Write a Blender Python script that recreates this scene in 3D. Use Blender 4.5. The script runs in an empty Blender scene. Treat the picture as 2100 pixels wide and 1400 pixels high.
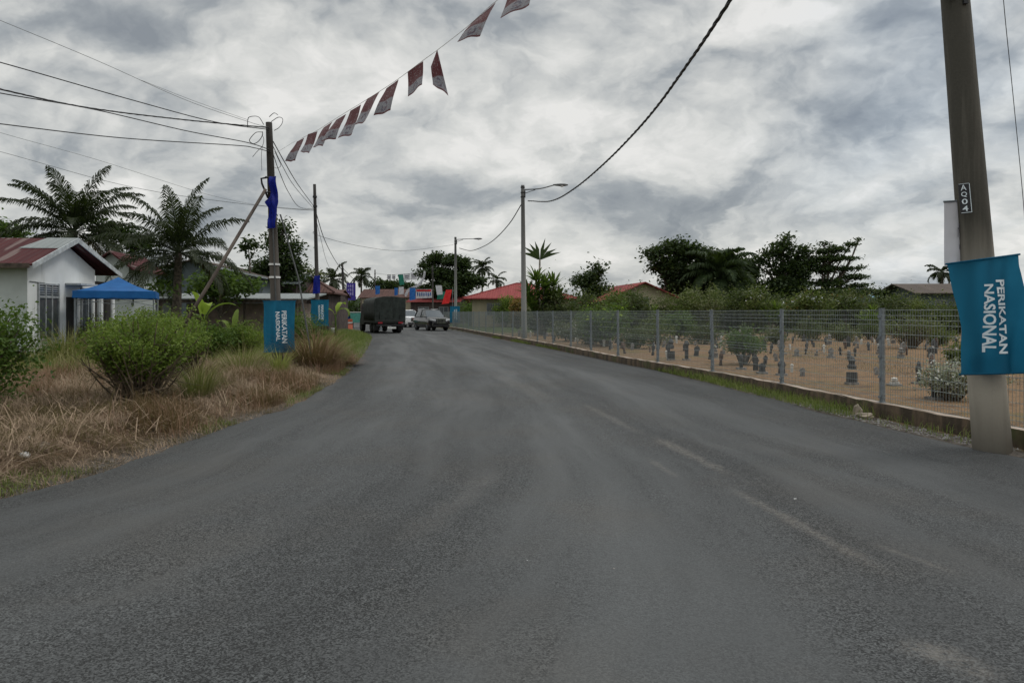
import bpy, bmesh, math, random
import numpy as np
from mathutils import Vector, Matrix
R = math.radians
rng = np.random.default_rng(7)
random.seed(7)
scene = bpy.context.scene
COL = scene.collection
F = 1450.0      # focal length in photo pixels (photo 2100 wide)
HZ = 640.0      # horizon row
CH = 1.6        # camera height

# ------------------------------------------------------------------ camera
cam_d = bpy.data.cameras.new("camera")
cam_d.sensor_width = 36.0
cam_d.lens = F / 2100 * 36.0
cam_d.shift_y = -60 / 2100.0
cam_d.clip_start = 0.1
cam_d.clip_end = 5000
cam = bpy.data.objects.new("camera", cam_d)
COL.objects.link(cam)
cam.location = (0, 0, CH)
cam.rotation_euler = (R(90), 0, 0)
scene.camera = cam

# ------------------------------------------------------------------ node helper
class NT:
    def __init__(s, tree): s.t = tree; s.n = tree.nodes; s.l = tree.links
    def new(s, typ, **kw):
        nd = s.n.new(typ)
        for k, v in kw.items(): setattr(nd, k, v)
        return nd
    def put(s, sock, v):
        if isinstance(v, bpy.types.NodeSocket): s.l.new(v, sock)
        elif isinstance(v, (tuple, list)) and sock.type == 'RGBA' and len(v) == 3: sock.default_value = (*v, 1)
        else: sock.default_value = v
    def m(s, op, a, b=0.0, c=0.0, clamp=False):
        nd = s.new('ShaderNodeMath', operation=op, use_clamp=clamp)
        s.put(nd.inputs[0], a); s.put(nd.inputs[1], b); s.put(nd.inputs[2], c)
        return nd.outputs[0]
    def vm(s, op, a, b=(0, 0, 0)):
        nd = s.new('ShaderNodeVectorMath', operation=op)
        s.put(nd.inputs[0], a)
        if op == 'SCALE': s.put(nd.inputs['Scale'], b)
        else: s.put(nd.inputs[1], b)
        return nd.outputs[0]
    def xyz(s, x, y, z=0.0):
        nd = s.new('ShaderNodeCombineXYZ')
        s.put(nd.inputs[0], x); s.put(nd.inputs[1], y); s.put(nd.inputs[2], z)
        return nd.outputs[0]
    def sep(s, v):
        nd = s.new('ShaderNodeSeparateXYZ'); s.put(nd.inputs[0], v); return nd.outputs
    def mix(s, f, a, b, bt='MIX'):
        nd = s.new('ShaderNodeMix', data_type='RGBA', blend_type=bt)
        s.put(nd.inputs[0], f); s.put(nd.inputs[6], a); s.put(nd.inputs[7], b)
        return nd.outputs[2]
    def noise(s, v, scale, detail=4, rough=0.55, dist=0.0):
        nd = s.new('ShaderNodeTexNoise')
        if v is not None: s.put(nd.inputs['Vector'], v)
        nd.inputs['Scale'].default_value = scale; nd.inputs['Detail'].default_value = detail
        nd.inputs['Roughness'].default_value = rough; nd.inputs['Distortion'].default_value = dist
        return nd.outputs[0]
    def ss(s, v, lo, hi, a=0.0, b=1.0):
        nd = s.new('ShaderNodeMapRange', interpolation_type='SMOOTHSTEP')
        s.put(nd.inputs[0], v)
        nd.inputs[1].default_value = lo; nd.inputs[2].default_value = hi
        nd.inputs[3].default_value = a; nd.inputs[4].default_value = b
        return nd.outputs[0]

# ------------------------------------------------------------------ world: overcast sky
SUN_AZ, SUN_EL = R(75), R(52)       # azimuth measured clockwise from +Y
world = bpy.data.worlds.new("World"); scene.world = world
world.use_nodes = True
w = NT(world.node_tree); w.n.clear()
sky = w.new('ShaderNodeTexSky', sky_type='NISHITA')
sky.sun_disc = False; sky.sun_elevation = SUN_EL; sky.sun_rotation = SUN_AZ
sky.air_density = 1.0; sky.dust_density = 2.0; sky.ozone_density = 1.0
tc = w.new('ShaderNodeTexCoord').outputs['Generated']
dx, dy, dz = w.sep(tc)
ay = w.m('MAXIMUM', w.m('ABSOLUTE', dy), 0.08)
zc = w.m('MAXIMUM', dz, 0.0)
den = w.m('ADD', zc, 0.26)
pl = w.xyz(w.m('DIVIDE', dx, den), w.m('DIVIDE', dy, den), 0.0)
pl2 = w.vm('MULTIPLY', pl, (1.0, 0.62, 1.0))
warp = w.m('SUBTRACT', w.noise(pl, 1.3, 6, 0.6), 0.5)
warp2 = w.m('SUBTRACT', w.noise(w.vm('ADD', pl, (7.3, 2.1, 0)), 1.3, 6, 0.6), 0.5)
u = w.m('MULTIPLY_ADD', warp, 0.30, w.m('DIVIDE', dx, ay))
v = w.m('MULTIPLY_ADD', warp2, 0.12, w.m('DIVIDE', dz, ay))
n1 = w.noise(pl2, 1.25, 8, 0.58, 0.35)
n2 = w.noise(w.vm('ADD', pl2, (3.1, 9.2, 1.5)), 3.4, 6, 0.55, 0.4)
n3 = w.noise(w.xyz(w.m('MULTIPLY', u, 5.0), w.m('MULTIPLY', v, 13.0), 3.0), 1.0, 7, 0.6, 0.3)
val = w.m('MULTIPLY_ADD', w.m('SUBTRACT', n1, 0.5), 1.0, 0.680)
val = w.m('MULTIPLY_ADD', w.m('SUBTRACT', n2, 0.5), 0.60, val)
val = w.m('MULTIPLY_ADD', w.m('SUBTRACT', n3, 0.5), 0.30, val)
# billows: lit upper edges and dark undersides (difference of the same noise a little higher up)
q1 = w.xyz(w.m('MULTIPLY', u, 5.2), w.m('MULTIPLY', v, 7.0), 8.0)
rel = w.m('SUBTRACT', w.noise(q1, 1.0, 6, .52, .35), w.noise(w.vm('ADD', q1, (-.10, .30, 0)), 1.0, 6, .52, .35))
q2 = w.xyz(w.m('MULTIPLY', u, 12.0), w.m('MULTIPLY', v, 17.0), 2.0)
rel2 = w.m('SUBTRACT', w.noise(q2, 1.0, 5, .55, .2), w.noise(w.vm('ADD', q2, (-.12, .30, 0)), 1.0, 5, .55, .2))
val = w.m('MULTIPLY_ADD', rel, 1.75, val); val = w.m('MULTIPLY_ADD', rel2, .55, val)
blobs = [  # direction (photo px), radii, amount
    (120, 60, 330, 80, -.20), (430, 40, 150, 60, -.05), (1150, 40, 300, 70, -.19), (1060, 150, 150, 50, -.12),
    (740, 130, 230, 80, .17), (640, 250, 150, 40, .08), (690, 370, 95, 70, .25), (840, 405, 150, 75, -.28),
    (880, 340, 70, 30, -.14), (1330, 425, 150, 60, -.22), (1290, 385, 70, 40, -.10), (1180, 320, 170, 40, .15),
    (1480, 330, 220, 60, .16), (1790, 260, 260, 85, -.20), (1640, 60, 230, 60, .10), (480, 370, 100, 90, -.13),
    (250, 250, 250, 60, .10), (1550, 440, 220, 50, -.08), (1000, 330, 120, 50, .09), (1480, 520, 400, 40, .07),
    (1900, 450, 250, 50, .07), (600, 500, 350, 40, .04), (1250, 210, 300, 50, .03)]
for (bx_, by_, rx_, ry_, amt) in blobs:
    a = w.m('DIVIDE', w.m('SUBTRACT', u, (bx_ - 1050) / F), rx_ / F)
    b = w.m('DIVIDE', w.m('SUBTRACT', v, (HZ - by_) / F), ry_ / F)
    r2 = w.m('ADD', w.m('MULTIPLY', a, a), w.m('MULTIPLY', b, b))
    g = w.m('EXPONENT', w.m('MULTIPLY', r2, -0.9))
    val = w.m('MULTIPLY_ADD', g, amt * 1.15, val)
rampn = w.new('ShaderNodeValToRGB')
cr = rampn.color_ramp
cr.elements[0].position = 0.12; cr.elements[0].color = (.26, .285, .31, 1)
cr.elements[1].position = 1.0; cr.elements[1].color = (.84, .83, .80, 1)
for p_, c_ in ((.36, (.36, .385, .40)), (.56, (.52, .535, .53)), (.78, (.68, .685, .66))):
    e = cr.elements.new(p_); e.color = (*c_, 1)
w.put(rampn.inputs[0], val)
cloud = rampn.outputs[0]
# a bluer thin band to the right
bl = w.m('MULTIPLY', w.ss(w.m('DIVIDE', dx, ay), .25, .6), w.ss(n1, .30, .65, .55, 0.0))
cloud = w.mix(bl, cloud, w.mix(1.0, cloud, (.86, .97, 1.12), 'MULTIPLY'))
# overcast domes are brighter overhead than at the horizon
up = w.ss(dz, 0.40, 0.95, 1.0, 2.2)
cloud10 = w.vm('SCALE', cloud, w.m('MULTIPLY', up, 10.0))
colr = w.mix(0.93, sky.outputs[0], cloud10)
colr = w.mix(w.ss(dz, -0.05, 0.0), (1.2, 1.2, 1.15), colr)
bg = w.new('ShaderNodeBackground'); w.put(bg.inputs[0], colr); bg.inputs[1].default_value = 0.1
out = w.new('ShaderNodeOutputWorld'); w.l.new(bg.outputs[0], out.inputs[0])
world.cycles.sampling_method = 'MANUAL'; world.cycles.sample_map_resolution = 512

sd = bpy.data.lights.new("sun", 'SUN'); sd.energy = 0.9; sd.angle = R(14); sd.color = (1, .97, .92)
so = bpy.data.objects.new("sun", sd); COL.objects.link(so)
sv = Vector((math.sin(SUN_AZ) * math.cos(SUN_EL), math.cos(SUN_AZ) * math.cos(SUN_EL), math.sin(SUN_EL)))
so.rotation_euler = (-sv).to_track_quat('-Z', 'Y').to_euler()

vs = scene.view_settings
vs.view_transform = 'Standard'; vs.look = 'None'; vs.exposure = 0.0; vs.gamma = 1.0
scene.render.film_transparent = False
scene.cycles.max_bounces = 6; scene.cycles.transparent_max_bounces = 12

# ------------------------------------------------------------------ geometry helpers
def P(px, py, Z): return Vector(((px - 1050) / F * Z, Z, CH - (py - HZ) / F * Z))
def G(px, py):
    Z = CH * F / (py - HZ); return Vector(((px - 1050) / F * Z, Z, 0))

def mesh_obj(name, verts, faces, mat=None, parent=None, smooth=False, loc=None):
    me = bpy.data.meshes.new(name)
    if isinstance(verts, np.ndarray):
        nv = len(verts); nf, k = faces.shape
        me.vertices.add(nv); me.vertices.foreach_set('co', verts.astype(np.float32).ravel())
        me.loops.add(nf * k); me.loops.foreach_set('vertex_index', faces.astype(np.int32).ravel())
        me.polygons.add(nf)
        me.polygons.foreach_set('loop_start', np.arange(0, nf * k, k, dtype=np.int32))
        me.polygons.foreach_set('loop_total', np.full(nf, k, dtype=np.int32))
        me.update(calc_edges=True)
    else:
        me.from_pydata([tuple(x) for x in verts], [], faces); me.update()
    if smooth: me.polygons.foreach_set('use_smooth', np.ones(len(me.polygons), dtype=bool))
    if mat is not None: me.materials.append(mat)
    ob = bpy.data.objects.new(name, me); COL.objects.link(ob)
    if parent is not None: ob.parent = parent
    if loc is not None: ob.location = loc
    return ob

class MB:
    def __init__(s): s.v = []; s.f = []
    def add(s, vs_, fs):
        o = len(s.v); s.v += [tuple(x) for x in vs_]; s.f += [tuple(i + o for i in f) for f in fs]
        return s
    def box(s, c, d, rz=0.0, bev=0.0):
        cx, cy, cz = c; hx, hy, hz = d[0] / 2, d[1] / 2, d[2] / 2
        b = min(bev, hx * .8, hy * .8)
        if b > 0: pts = [(-hx + b, -hy), (hx - b, -hy), (hx, -hy + b), (hx, hy - b), (hx - b, hy), (-hx + b, hy), (-hx, hy - b), (-hx, -hy + b)]
        else: pts = [(-hx, -hy), (hx, -hy), (hx, hy), (-hx, hy)]
        ca, sa = math.cos(rz), math.sin(rz); n = len(pts)
        q = [(cx + x * ca - y * sa, cy + x * sa + y * ca) for x, y in pts]
        vs_ = [(x, y, cz - hz) for x, y in q] + [(x, y, cz + hz) for x, y in q]
        fs = [tuple(range(n))[::-1], tuple(range(n, 2 * n))] + [(i, (i + 1) % n, n + (i + 1) % n, n + i) for i in range(n)]
        return s.add(vs_, fs)
    def tube(s, pts, rad, n=6, cap=True):
        pts = [Vector(p) for p in pts]; m = len(pts)
        if not hasattr(rad, '__len__'): rad = [rad] * m
        vs_ = []; prev = None
        for i, p in enumerate(pts):
            t = (pts[min(i + 1, m - 1)] - pts[max(i - 1, 0)])
            t = t.normalized() if t.length > 1e-9 else Vector((0, 0, 1))
            if prev is None: a = t.orthogonal().normalized()
            else:
                a = prev - t * prev.dot(t); a = a.normalized() if a.length > 1e-6 else t.orthogonal().normalized()
            prev = a; b = t.cross(a)
            for k in range(n):
                th = 2 * math.pi * k / n
                vs_.append(p + (a * math.cos(th) + b * math.sin(th)) * rad[i])
        fs = [(i * n + k, i * n + (k + 1) % n, (i + 1) * n + (k + 1) % n, (i + 1) * n + k) for i in range(m - 1) for k in range(n)]
        if cap: fs += [tuple(range(n))[::-1], tuple(range((m - 1) * n, m * n))]
        return s.add(vs_, fs)
    def poly(s, pts): return s.add(pts, [tuple(range(len(pts)))])
    def prism(s, prof, axis, a0, a1):
        """closed 2-D profile extruded along an axis: 'x' profile is (y,z), 'y' profile is (x,z)"""
        n = len(prof)
        def mk(a, q): return (a, q[0], q[1]) if axis == 'x' else (q[0], a, q[1])
        vs_ = [mk(a0, q) for q in prof] + [mk(a1, q) for q in prof]
        fs = [tuple(range(n))[::-1], tuple(range(n, 2 * n))] + [(i, (i + 1) % n, n + (i + 1) % n, n + i) for i in range(n)]
        return s.add(vs_, fs)
    def loft(s, rings, cap=True):
        n = len(rings[0]); vs_ = [p for r_ in rings for p in r_]; m = len(rings)
        fs = [(i * n + k, i * n + (k + 1) % n, (i + 1) * n + (k + 1) % n, (i + 1) * n + k) for i in range(m - 1) for k in range(n)]
        if cap: fs += [tuple(range(n))[::-1], tuple(range((m - 1) * n, m * n))]
        return s.add(vs_, fs)
    def lathe(s, prof, c=(0, 0, 0), n=12, sq=False):
        rings = []
        for r_, z in prof:
            rings.append([(c[0] + r_ * math.cos(2 * math.pi * (k + .5) / n), c[1] + r_ * math.sin(2 * math.pi * (k + .5) / n), c[2] + z) for k in range(n)])
        return s.loft(rings)
    def build(s, name, mat, parent=None, smooth=False, loc=None, fixn=True):
        o = mesh_obj(name, s.v, s.f, mat, parent, smooth, loc)
        if fixn:
            bm = bmesh.new(); bm.from_mesh(o.data); bmesh.ops.recalc_face_normals(bm, faces=bm.faces[:]); bm.to_mesh(o.data); bm.free()
        return o

def tag(o, label=None, cat=None, group=None, kind=None):
    if label: o['label'] = label
    if cat: o['category'] = cat
    if group: o['group'] = group
    if kind: o['kind'] = kind
    return o
def thing(name, label, cat, loc=(0, 0, 0), rz=0.0, group=None):
    o = bpy.data.objects.new(name, None); COL.objects.link(o)
    o.empty_display_size = .3; o.location = loc; o.rotation_euler = (0, 0, rz)
    return tag(o, label, cat, group)
def copy_tree(o, parent=None):
    c = o.copy(); COL.objects.link(c); c.parent = parent
    for ch in list(o.children): copy_tree(ch, c)
    return c
def smooth_path(pts, n=10):
    pts = [Vector(p) for p in pts]; q = [pts[0] * 2 - pts[1]] + pts + [pts[-1] * 2 - pts[-2]]; out_ = []
    for i in range(1, len(q) - 2):
        for k in range(n):
            t = k / n; a, b, c, d = q[i - 1], q[i], q[i + 1], q[i + 2]
            out_.append(.5 * ((2 * b) + (c - a) * t + (2 * a - 5 * b + 4 * c - d) * t * t + (3 * b - a - 3 * c + d) * t ** 3))
    return out_ + [pts[-1]]

# ------------------------------------------------------------------ materials
def newmat(name):
    m = bpy.data.materials.new(name); m.use_nodes = True
    t = NT(m.node_tree); t.n.clear()
    o = t.new('ShaderNodeOutputMaterial'); b = t.new('ShaderNodeBsdfPrincipled')
    t.l.new(b.outputs[0], o.inputs[0])
    return m, t, b, o
def simple(name, col, rough=.6, metal=0.0, var=.12, scale=6.0, bump=0.0, bscale=40.0, col2=None, spec=.5, coat=0.0):
    m, t, b, o = newmat(name)
    g = t.new('ShaderNodeTexCoord').outputs['Object']
    n = t.noise(g, scale, 5, .6)
    c2 = col2 or tuple(x * (1 - var * 2) for x in col)
    c1 = tuple(min(1, x * (1 + var)) for x in col)
    t.put(b.inputs['Base Color'], t.mix(t.ss(n, .35, .65), c2, c1))
    b.inputs['Roughness'].default_value = rough; b.inputs['Metallic'].default_value = metal
    b.inputs['Specular IOR Level'].default_value = spec; b.inputs['Coat Weight'].default_value = coat
    if bump > 0:
        bp = t.new('ShaderNodeBump'); bp.inputs['Strength'].default_value = bump; bp.inputs['Distance'].default_value = .02
        t.put(bp.inputs['Height'], t.noise(g, bscale, 4, .6)); t.l.new(bp.outputs[0], b.inputs['Normal'])
    return m
def leafmat(name, c1, c2, c3=None, transl=.25, rough=.5, scale=.8):
    m, t, b, o = newmat(name)
    g = t.new('ShaderNodeTexCoord').outputs['Object']
    isl = t.new('ShaderNodeNewGeometry').outputs['Random Per Island']
    n = t.noise(g, scale, 3, .6)
    c = t.mix(t.ss(n, .35, .65), c1, c2)
    c = t.mix(t.m('MULTIPLY', isl, .75), c, c3 or tuple(x * 1.7 for x in c2))
    t.put(b.inputs['Base Color'], c)
    b.inputs['Roughness'].default_value = max(rough, .62); b.inputs['Specular IOR Level'].default_value = .18
    tr = t.new('ShaderNodeBsdfTranslucent'); t.put(tr.inputs[0], t.mix(.5, c, (.25, .40, .05)))
    mx = t.new('ShaderNodeMixShader'); mx.inputs[0].default_value = transl
    t.l.new(b.outputs[0], mx.inputs[1]); t.l.new(tr.outputs[0], mx.inputs[2]); t.l.new(mx.outputs[0], o.inputs[0])
    return m
def clothmat(name, c1, c2, transl=.4, scale=3.0):
    m, t, b, o = newmat(name)
    g = t.new('ShaderNodeTexCoord').outputs['Object']
    c = t.mix(t.ss(t.noise(g, scale, 3, .5), .3, .7), c1, c2)
    t.put(b.inputs['Base Color'], c); b.inputs['Roughness'].default_value = .6; b.inputs['Specular IOR Level'].default_value = .25
    tr = t.new('ShaderNodeBsdfTranslucent'); t.put(tr.inputs[0], c)
    mx = t.new('ShaderNodeMixShader'); mx.inputs[0].default_value = transl
    t.l.new(b.outputs[0], mx.inputs[1]); t.l.new(tr.outputs[0], mx.inputs[2]); t.l.new(mx.outputs[0], o.inputs[0])
    return m

M = {}
M['leaf_dark'] = leafmat('leaf_dark', (.016, .028, .012), (.026, .045, .016), (.042, .065, .022), .12)
M['leaf_mid'] = leafmat('leaf_mid', (.030, .062, .014), (.055, .105, .020), (.10, .15, .03), .22)
M['leaf_bright'] = leafmat('leaf_bright', (.050, .095, .016), (.105, .165, .024), (.20, .25, .05), .3)
M['leaf_scrub'] = leafmat('leaf_scrub', (.026, .042, .015), (.048, .070, .022), (.10, .11, .045), .18)
M['leaf_scrub_light'] = leafmat('leaf_scrub_light', (.045, .070, .018), (.085, .115, .030), (.16, .17, .06), .22)
M['leaf_lime'] = leafmat('leaf_lime', (.20, .30, .03), (.27, .37, .04), (.32, .40, .07), .35)
M['leaf_olive'] = leafmat('leaf_olive', (.060, .078, .030), (.10, .115, .045), (.16, .16, .08), .2)
M['leaf_grey'] = leafmat('leaf_grey', (.12, .15, .08), (.26, .28, .20), (.50, .50, .42), .2)
M['leaf_red'] = leafmat('leaf_red', (.12, .06, .03), (.22, .09, .03), (.28, .20, .05), .2)
M['leaf_palm'] = leafmat('leaf_palm', (.014, .021, .011), (.024, .034, .016), (.045, .052, .026), .08)
M['leaf_palm_old'] = leafmat('leaf_palm_old', (.06, .048, .026), (.09, .07, .038), (.12, .10, .05), .1)
M['straw'] = leafmat('straw', (.125, .082, .058), (.215, .145, .100), (.38, .29, .20), .12, .8, 1.2)
M['straw_red'] = leafmat('straw_red', (.12, .062, .042), (.20, .11, .072), (.33, .22, .145), .12, .8, 1.2)
M['grass_green'] = leafmat('grass_green', (.065, .105, .024), (.12, .16, .034), (.21, .22, .07), .25, .6, 1.0)
M['grass_tuft'] = leafmat('grass_tuft', (.10, .115, .04), (.17, .165, .06), (.30, .25, .12), .25, .6, 1.0)
M['grass_yellow'] = leafmat('grass_yellow', (.17, .21, .05), (.25, .27, .07), (.34, .30, .12), .3, .6, 1.0)
M['bark'] = simple('bark', (.11, .09, .07), .9, var=.3, scale=8, bump=.6, bscale=30)
M['bark_pale'] = simple('bark_pale', (.20, .18, .15), .9, var=.3, scale=8, bump=.6, bscale=30)
M['stem'] = simple('stem', (.13, .10, .065), .9, var=.3, scale=12)
M['steel'] = simple('galvanised_steel', (.19, .215, .235), .6, .2, .12, 12)
M['wire'] = simple('fence_wire', (.24, .27, .265), .6, .2, .1, 8)
M['cable'] = simple('black_cable', (.02, .02, .022), .6, var=.1)
M['cable_grey'] = simple('grey_cable', (.07, .075, .075), .7, var=.1)
M['cable_pale'] = simple('pale_cable', (.22, .23, .23), .7, var=.1)
M['wood_dark'] = simple('dark_wood', (.07, .052, .04), .85, var=.3, scale=5)
M['strut'] = simple('rusty_strut', (.105, .085, .07), .8, var=.3, scale=1.2, col2=(.05, .038, .032))
M['black'] = simple('black_rubber', (.018, .018, .019), .8, var=.1)
M['black_metal'] = simple('black_metal', (.025, .025, .027), .5, .3)
M['carpaint'] = simple('black_car_paint', (.006, .006, .008), .2, 0, .05, coat=.5)
M['carwhite'] = simple('white_car_paint', (.72, .72, .72), .25, 0, .03, coat=1.0)
M['chrome'] = simple('chrome', (.75, .76, .78), .18, 1.0, .03)
M['carglass'] = simple('car_glass', (.05, .06, .065), .06, 0, .05, spec=.9)
M['lampglass'] = simple('lamp_glass', (.75, .76, .78), .15, 0, .05)
M['redlens'] = simple('red_lens', (.35, .02, .03), .25, 0, .05)
M['plate'] = simple('plate', (.75, .75, .72), .5)
M['canvas'] = simple('army_canvas', (.024, .031, .027), .85, var=.25, scale=2.5, bump=.5, bscale=5)
M['army'] = simple('army_paint', (.016, .02, .017), .6, var=.1)
m, t, b, o = newmat('white_plaster')
g = t.new('ShaderNodeTexCoord').outputs['Object']
dr = t.noise(t.vm('MULTIPLY', g, (3.0, 3.0, .35)), 1.4, 6, .65); bl_ = t.noise(g, .8, 5, .6)
c = t.mix(t.ss(bl_, .35, .7), (.64, .66, .65), (.76, .78, .78)); c = t.mix(t.ss(dr, .56, .74, 0, .55), c, (.36, .36, .33))
zz_ = t.sep(g)[2]; c = t.mix(t.m('MULTIPLY', t.ss(zz_, .1, .9, .7, 0), t.ss(bl_, .3, .6)), c, (.22, .20, .15))
t.put(b.inputs['Base Color'], c); b.inputs['Roughness'].default_value = .85; M['wall_white'] = m
M['wall_grey'] = simple('grey_and_shaded_wall', (.50, .54, .53), .8, var=.07, scale=.9, bump=.1)
M['wall_cream'] = simple('cream_plaster', (.42, .37, .26), .8, var=.06, scale=.9)
M['wall_blue'] = simple('slate_blue_cladding', (.125, .155, .17), .75, var=.12, scale=1.1)
M['wall_pink'] = simple('bare_brick_render', (.27, .205, .175), .9, var=.15, scale=1.5)
M['wall_dark'] = simple('dark_timber_wall', (.07, .05, .045), .9, var=.2, scale=2)
M['interior'] = simple('unlit_interior', (.025, .022, .02), .9)  # near black stands for the shade in the doorway and porch
M['glass'] = simple('window_glass', (.06, .07, .08), .12, 0, .1, spec=.8)
M['frame'] = simple('window_frame', (.33, .35, .36), .5)
M['fascia'] = simple('fascia', (.42, .45, .46), .7)
M['tarp_blue'] = clothmat('tarp_blue', (.010, .105, .32), (.016, .14, .40), .25)
M['flag_navy'] = clothmat('flag_navy', (.008, .015, .20), (.012, .025, .30), .35, 6)
M['flag_red'] = clothmat('flag_red', (.60, .03, .03), (.75, .05, .05), .5)
M['flag_white'] = clothmat('flag_white', (.55, .55, .58), (.66, .66, .70), .35)
M['flag_purple'] = clothmat('flag_purple', (.045, .03, .22), (.07, .05, .32), .3)
M['flag_green'] = clothmat('flag_green', (.02, .16, .11), (.04, .24, .18), .4)
M['flag_blue'] = clothmat('flag_blue', (.02, .10, .36), (.04, .18, .48), .4)
M['banner'] = clothmat('banner_teal', (.010, .13, .235), (.018, .175, .30), .5, 2.0)
M['letters'] = simple('white_print', (.72, .80, .84), .6, var=.04)
M['teal'] = simple('teal_paint', (.09, .33, .28), .5)
M['orange'] = simple('orange_plastic', (.50, .11, .05), .5)
M['whiteplastic'] = simple('white_plastic', (.75, .75, .74), .5)
M['stone_dark'] = simple('grave_dark', (.065, .066, .068), .8, var=.3, scale=9)
M['stone_grey'] = simple('grave_grey', (.22, .21, .20), .85, var=.25, scale=9)
M['stone_white'] = simple('grave_white', (.55, .54, .50), .8, var=.15, scale=9)
M['stone_brown'] = simple('grave_brown', (.13, .085, .065), .85, var=.3, scale=9)
M['rock'] = simple('rock', (.32, .27, .21), .9, var=.2, scale=6, bump=.6, bscale=12)
M['lampbody'] = simple('lamp_body', (.13, .135, .14), .5, .3)

def polemat(name, base, dark, zlo, zhi):
    """spun concrete; blends to the dark colour higher up, with streaks"""
    m, t, b, o = newmat(name)
    g = t.new('ShaderNodeTexCoord').outputs['Object']; x, y, z = t.sep(g)
    streak = t.noise(t.vm('MULTIPLY', g, (9, 9, .5)), 1.0, 5, .6)
    fine = t.noise(g, 35, 4, .6)
    f = t.m('ADD', t.ss(z, zlo, zhi), t.m('MULTIPLY', t.m('SUBTRACT', streak, .5), .8), clamp=True)
    c = t.mix(f, base, dark)
    c = t.mix(t.m('MULTIPLY', fine, .22), c, tuple(k * .45 for k in base))
    t.put(b.inputs['Base Color'], c); b.inputs['Roughness'].default_value = .85
    bp = t.new('ShaderNodeBump'); bp.inputs['Strength'].default_value = .3; bp.inputs['Distance'].default_value = .01
    t.put(bp.inputs['Height'], fine); t.l.new(bp.outputs[0], b.inputs['Normal'])
    return m
M['pole_near'] = polemat('pole_near', (.38, .345, .285), (.046, .043, .033), 1.6, 2.8)  # dark upper shaft: backlit shade and wet stain put into the colour
M['pole_left'] = polemat('pole_left', (.10, .086, .074), (.022, .018, .015), 2.8, 4.8)
M['pole_mid'] = polemat('pole_mid', (.10, .088, .078), (.035, .032, .03), 2, 6)
M['pole_lamp'] = polemat('pole_lamp', (.27, .275, .26), (.09, .09, .088), 2.0, 8.5)

def roofmat(name, c1, c2, streak=None, scale=3.0, rib=9.0, axis=0):
    m, t, b, o = newmat(name)
    g = t.new('ShaderNodeTexCoord').outputs['Object']
    x, y, z = t.sep(g)
    sc_ = (3.0, .35, .35) if axis == 0 else (.35, 3.0, .35)
    n = t.noise(t.vm('MULTIPLY', g, sc_), scale * .4, 5, .6)
    c = t.mix(t.ss(n, .3, .7), c1, c2)
    if streak:
        nn = t.noise(t.vm('MULTIPLY', t.vm('ADD', g, (4, 4, 4)), sc_), 1.1, 3, .5)
        c = t.mix(t.ss(nn, .56, .62, 0, .8), c, streak)
    t.put(b.inputs['Base Color'], c); b.inputs['Roughness'].default_value = .8; b.inputs['Specular IOR Level'].default_value = .15
    bp = t.new('ShaderNodeBump'); bp.inputs['Strength'].default_value = .6; bp.inputs['Distance'].default_value = .03
    t.put(bp.inputs['Height'], t.m('SINE', t.m('MULTIPLY', (x, y)[axis], rib * 6.283)))
    t.l.new(bp.outputs[0], b.inputs['Normal'])
    return m
M['roof_red'] = roofmat('roof_red', (.22, .048, .048), (.27, .064, .060), rib=4)
M['roof_brown'] = roofmat('roof_brown', (.075, .042, .036), (.12, .064, .054), rib=4)
M['roof_dark'] = roofmat('roof_dark', (.085, .07, .06), (.12, .095, .08), rib=4)
M['roof_slate'] = roofmat('roof_slate', (.12, .14, .145), (.17, .19, .19), rib=4)
M['roof_rust'] = roofmat('roof_rust', (.062, .019, .021), (.088, .028, .029), (.18, .135, .125), rib=5)
M['roof_zinc'] = roofmat('roof_zinc', (.22, .24, .24), (.28, .30, .295), rib=5)

# ------------------------------------------------------------------ road edges (world metres, as functions of distance)
LZ = [-60, -20, -8, -2, 2, 3.5, 5, 6.19, 6.63, 7.61, 8.75, 10.45, 12.5, 16, 22.1, 35.7, 46.4, 54, 70, 85, 110, 150, 260]
LX = [-60, -34, -22, -13, -7.2, -5.8, -4.95, -4.48, -4.34, -4.2, -4.11, -3.96, -3.87, -4.08, -4.88, -7.2, -9.2, -11, -16, -22, -35, -62, -150]
RZ = [-60, -12, -5, 0, 3, 6, 8.3, 9.28, 12.9, 16.6, 19.7, 26.4, 36.8, 46.4, 64.4, 80, 100, 125, 165, 260]
RX = [26, 12, 9, 7.5, 6.85, 6.12, 5.62, 5.38, 4.89, 4.46, 4.0, 2.73, .51, -1.6, -5.4, -9.8, -17, -29, -54, -125]
WZ = [-20, -8, -2, 3, 6, 8, 9.06, 10.94, 13.9, 16.8, 21.6, 30.3, 40, 50, 63, 76]
WX = [14.5, 10.8, 8.8, 7.3, 6.5, 6.12, 5.97, 5.66, 5.24, 4.72, 3.55, 1.98, .0, -2.1, -4.75, -8.0]
def spl(zs, xs, z):
    z = np.asarray(z, float); zs = np.array(zs, float); xs = np.array(xs, float)
    m = np.gradient(xs, zs); i = np.clip(np.searchsorted(zs, z) - 1, 0, len(zs) - 2)
    h = zs[i + 1] - zs[i]; t = np.clip((z - zs[i]) / h, 0, 1)
    return ((2 * t**3 - 3 * t**2 + 1) * xs[i] + (t**3 - 2 * t**2 + t) * h * m[i] + (-2 * t**3 + 3 * t**2) * xs[i + 1] + (t**3 - t**2) * h * m[i + 1])
XL = lambda z: spl(LZ, LX, z)
XR = lambda z: spl(RZ, RX, z)
XW = lambda z: spl(WZ, WX, z)

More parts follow.
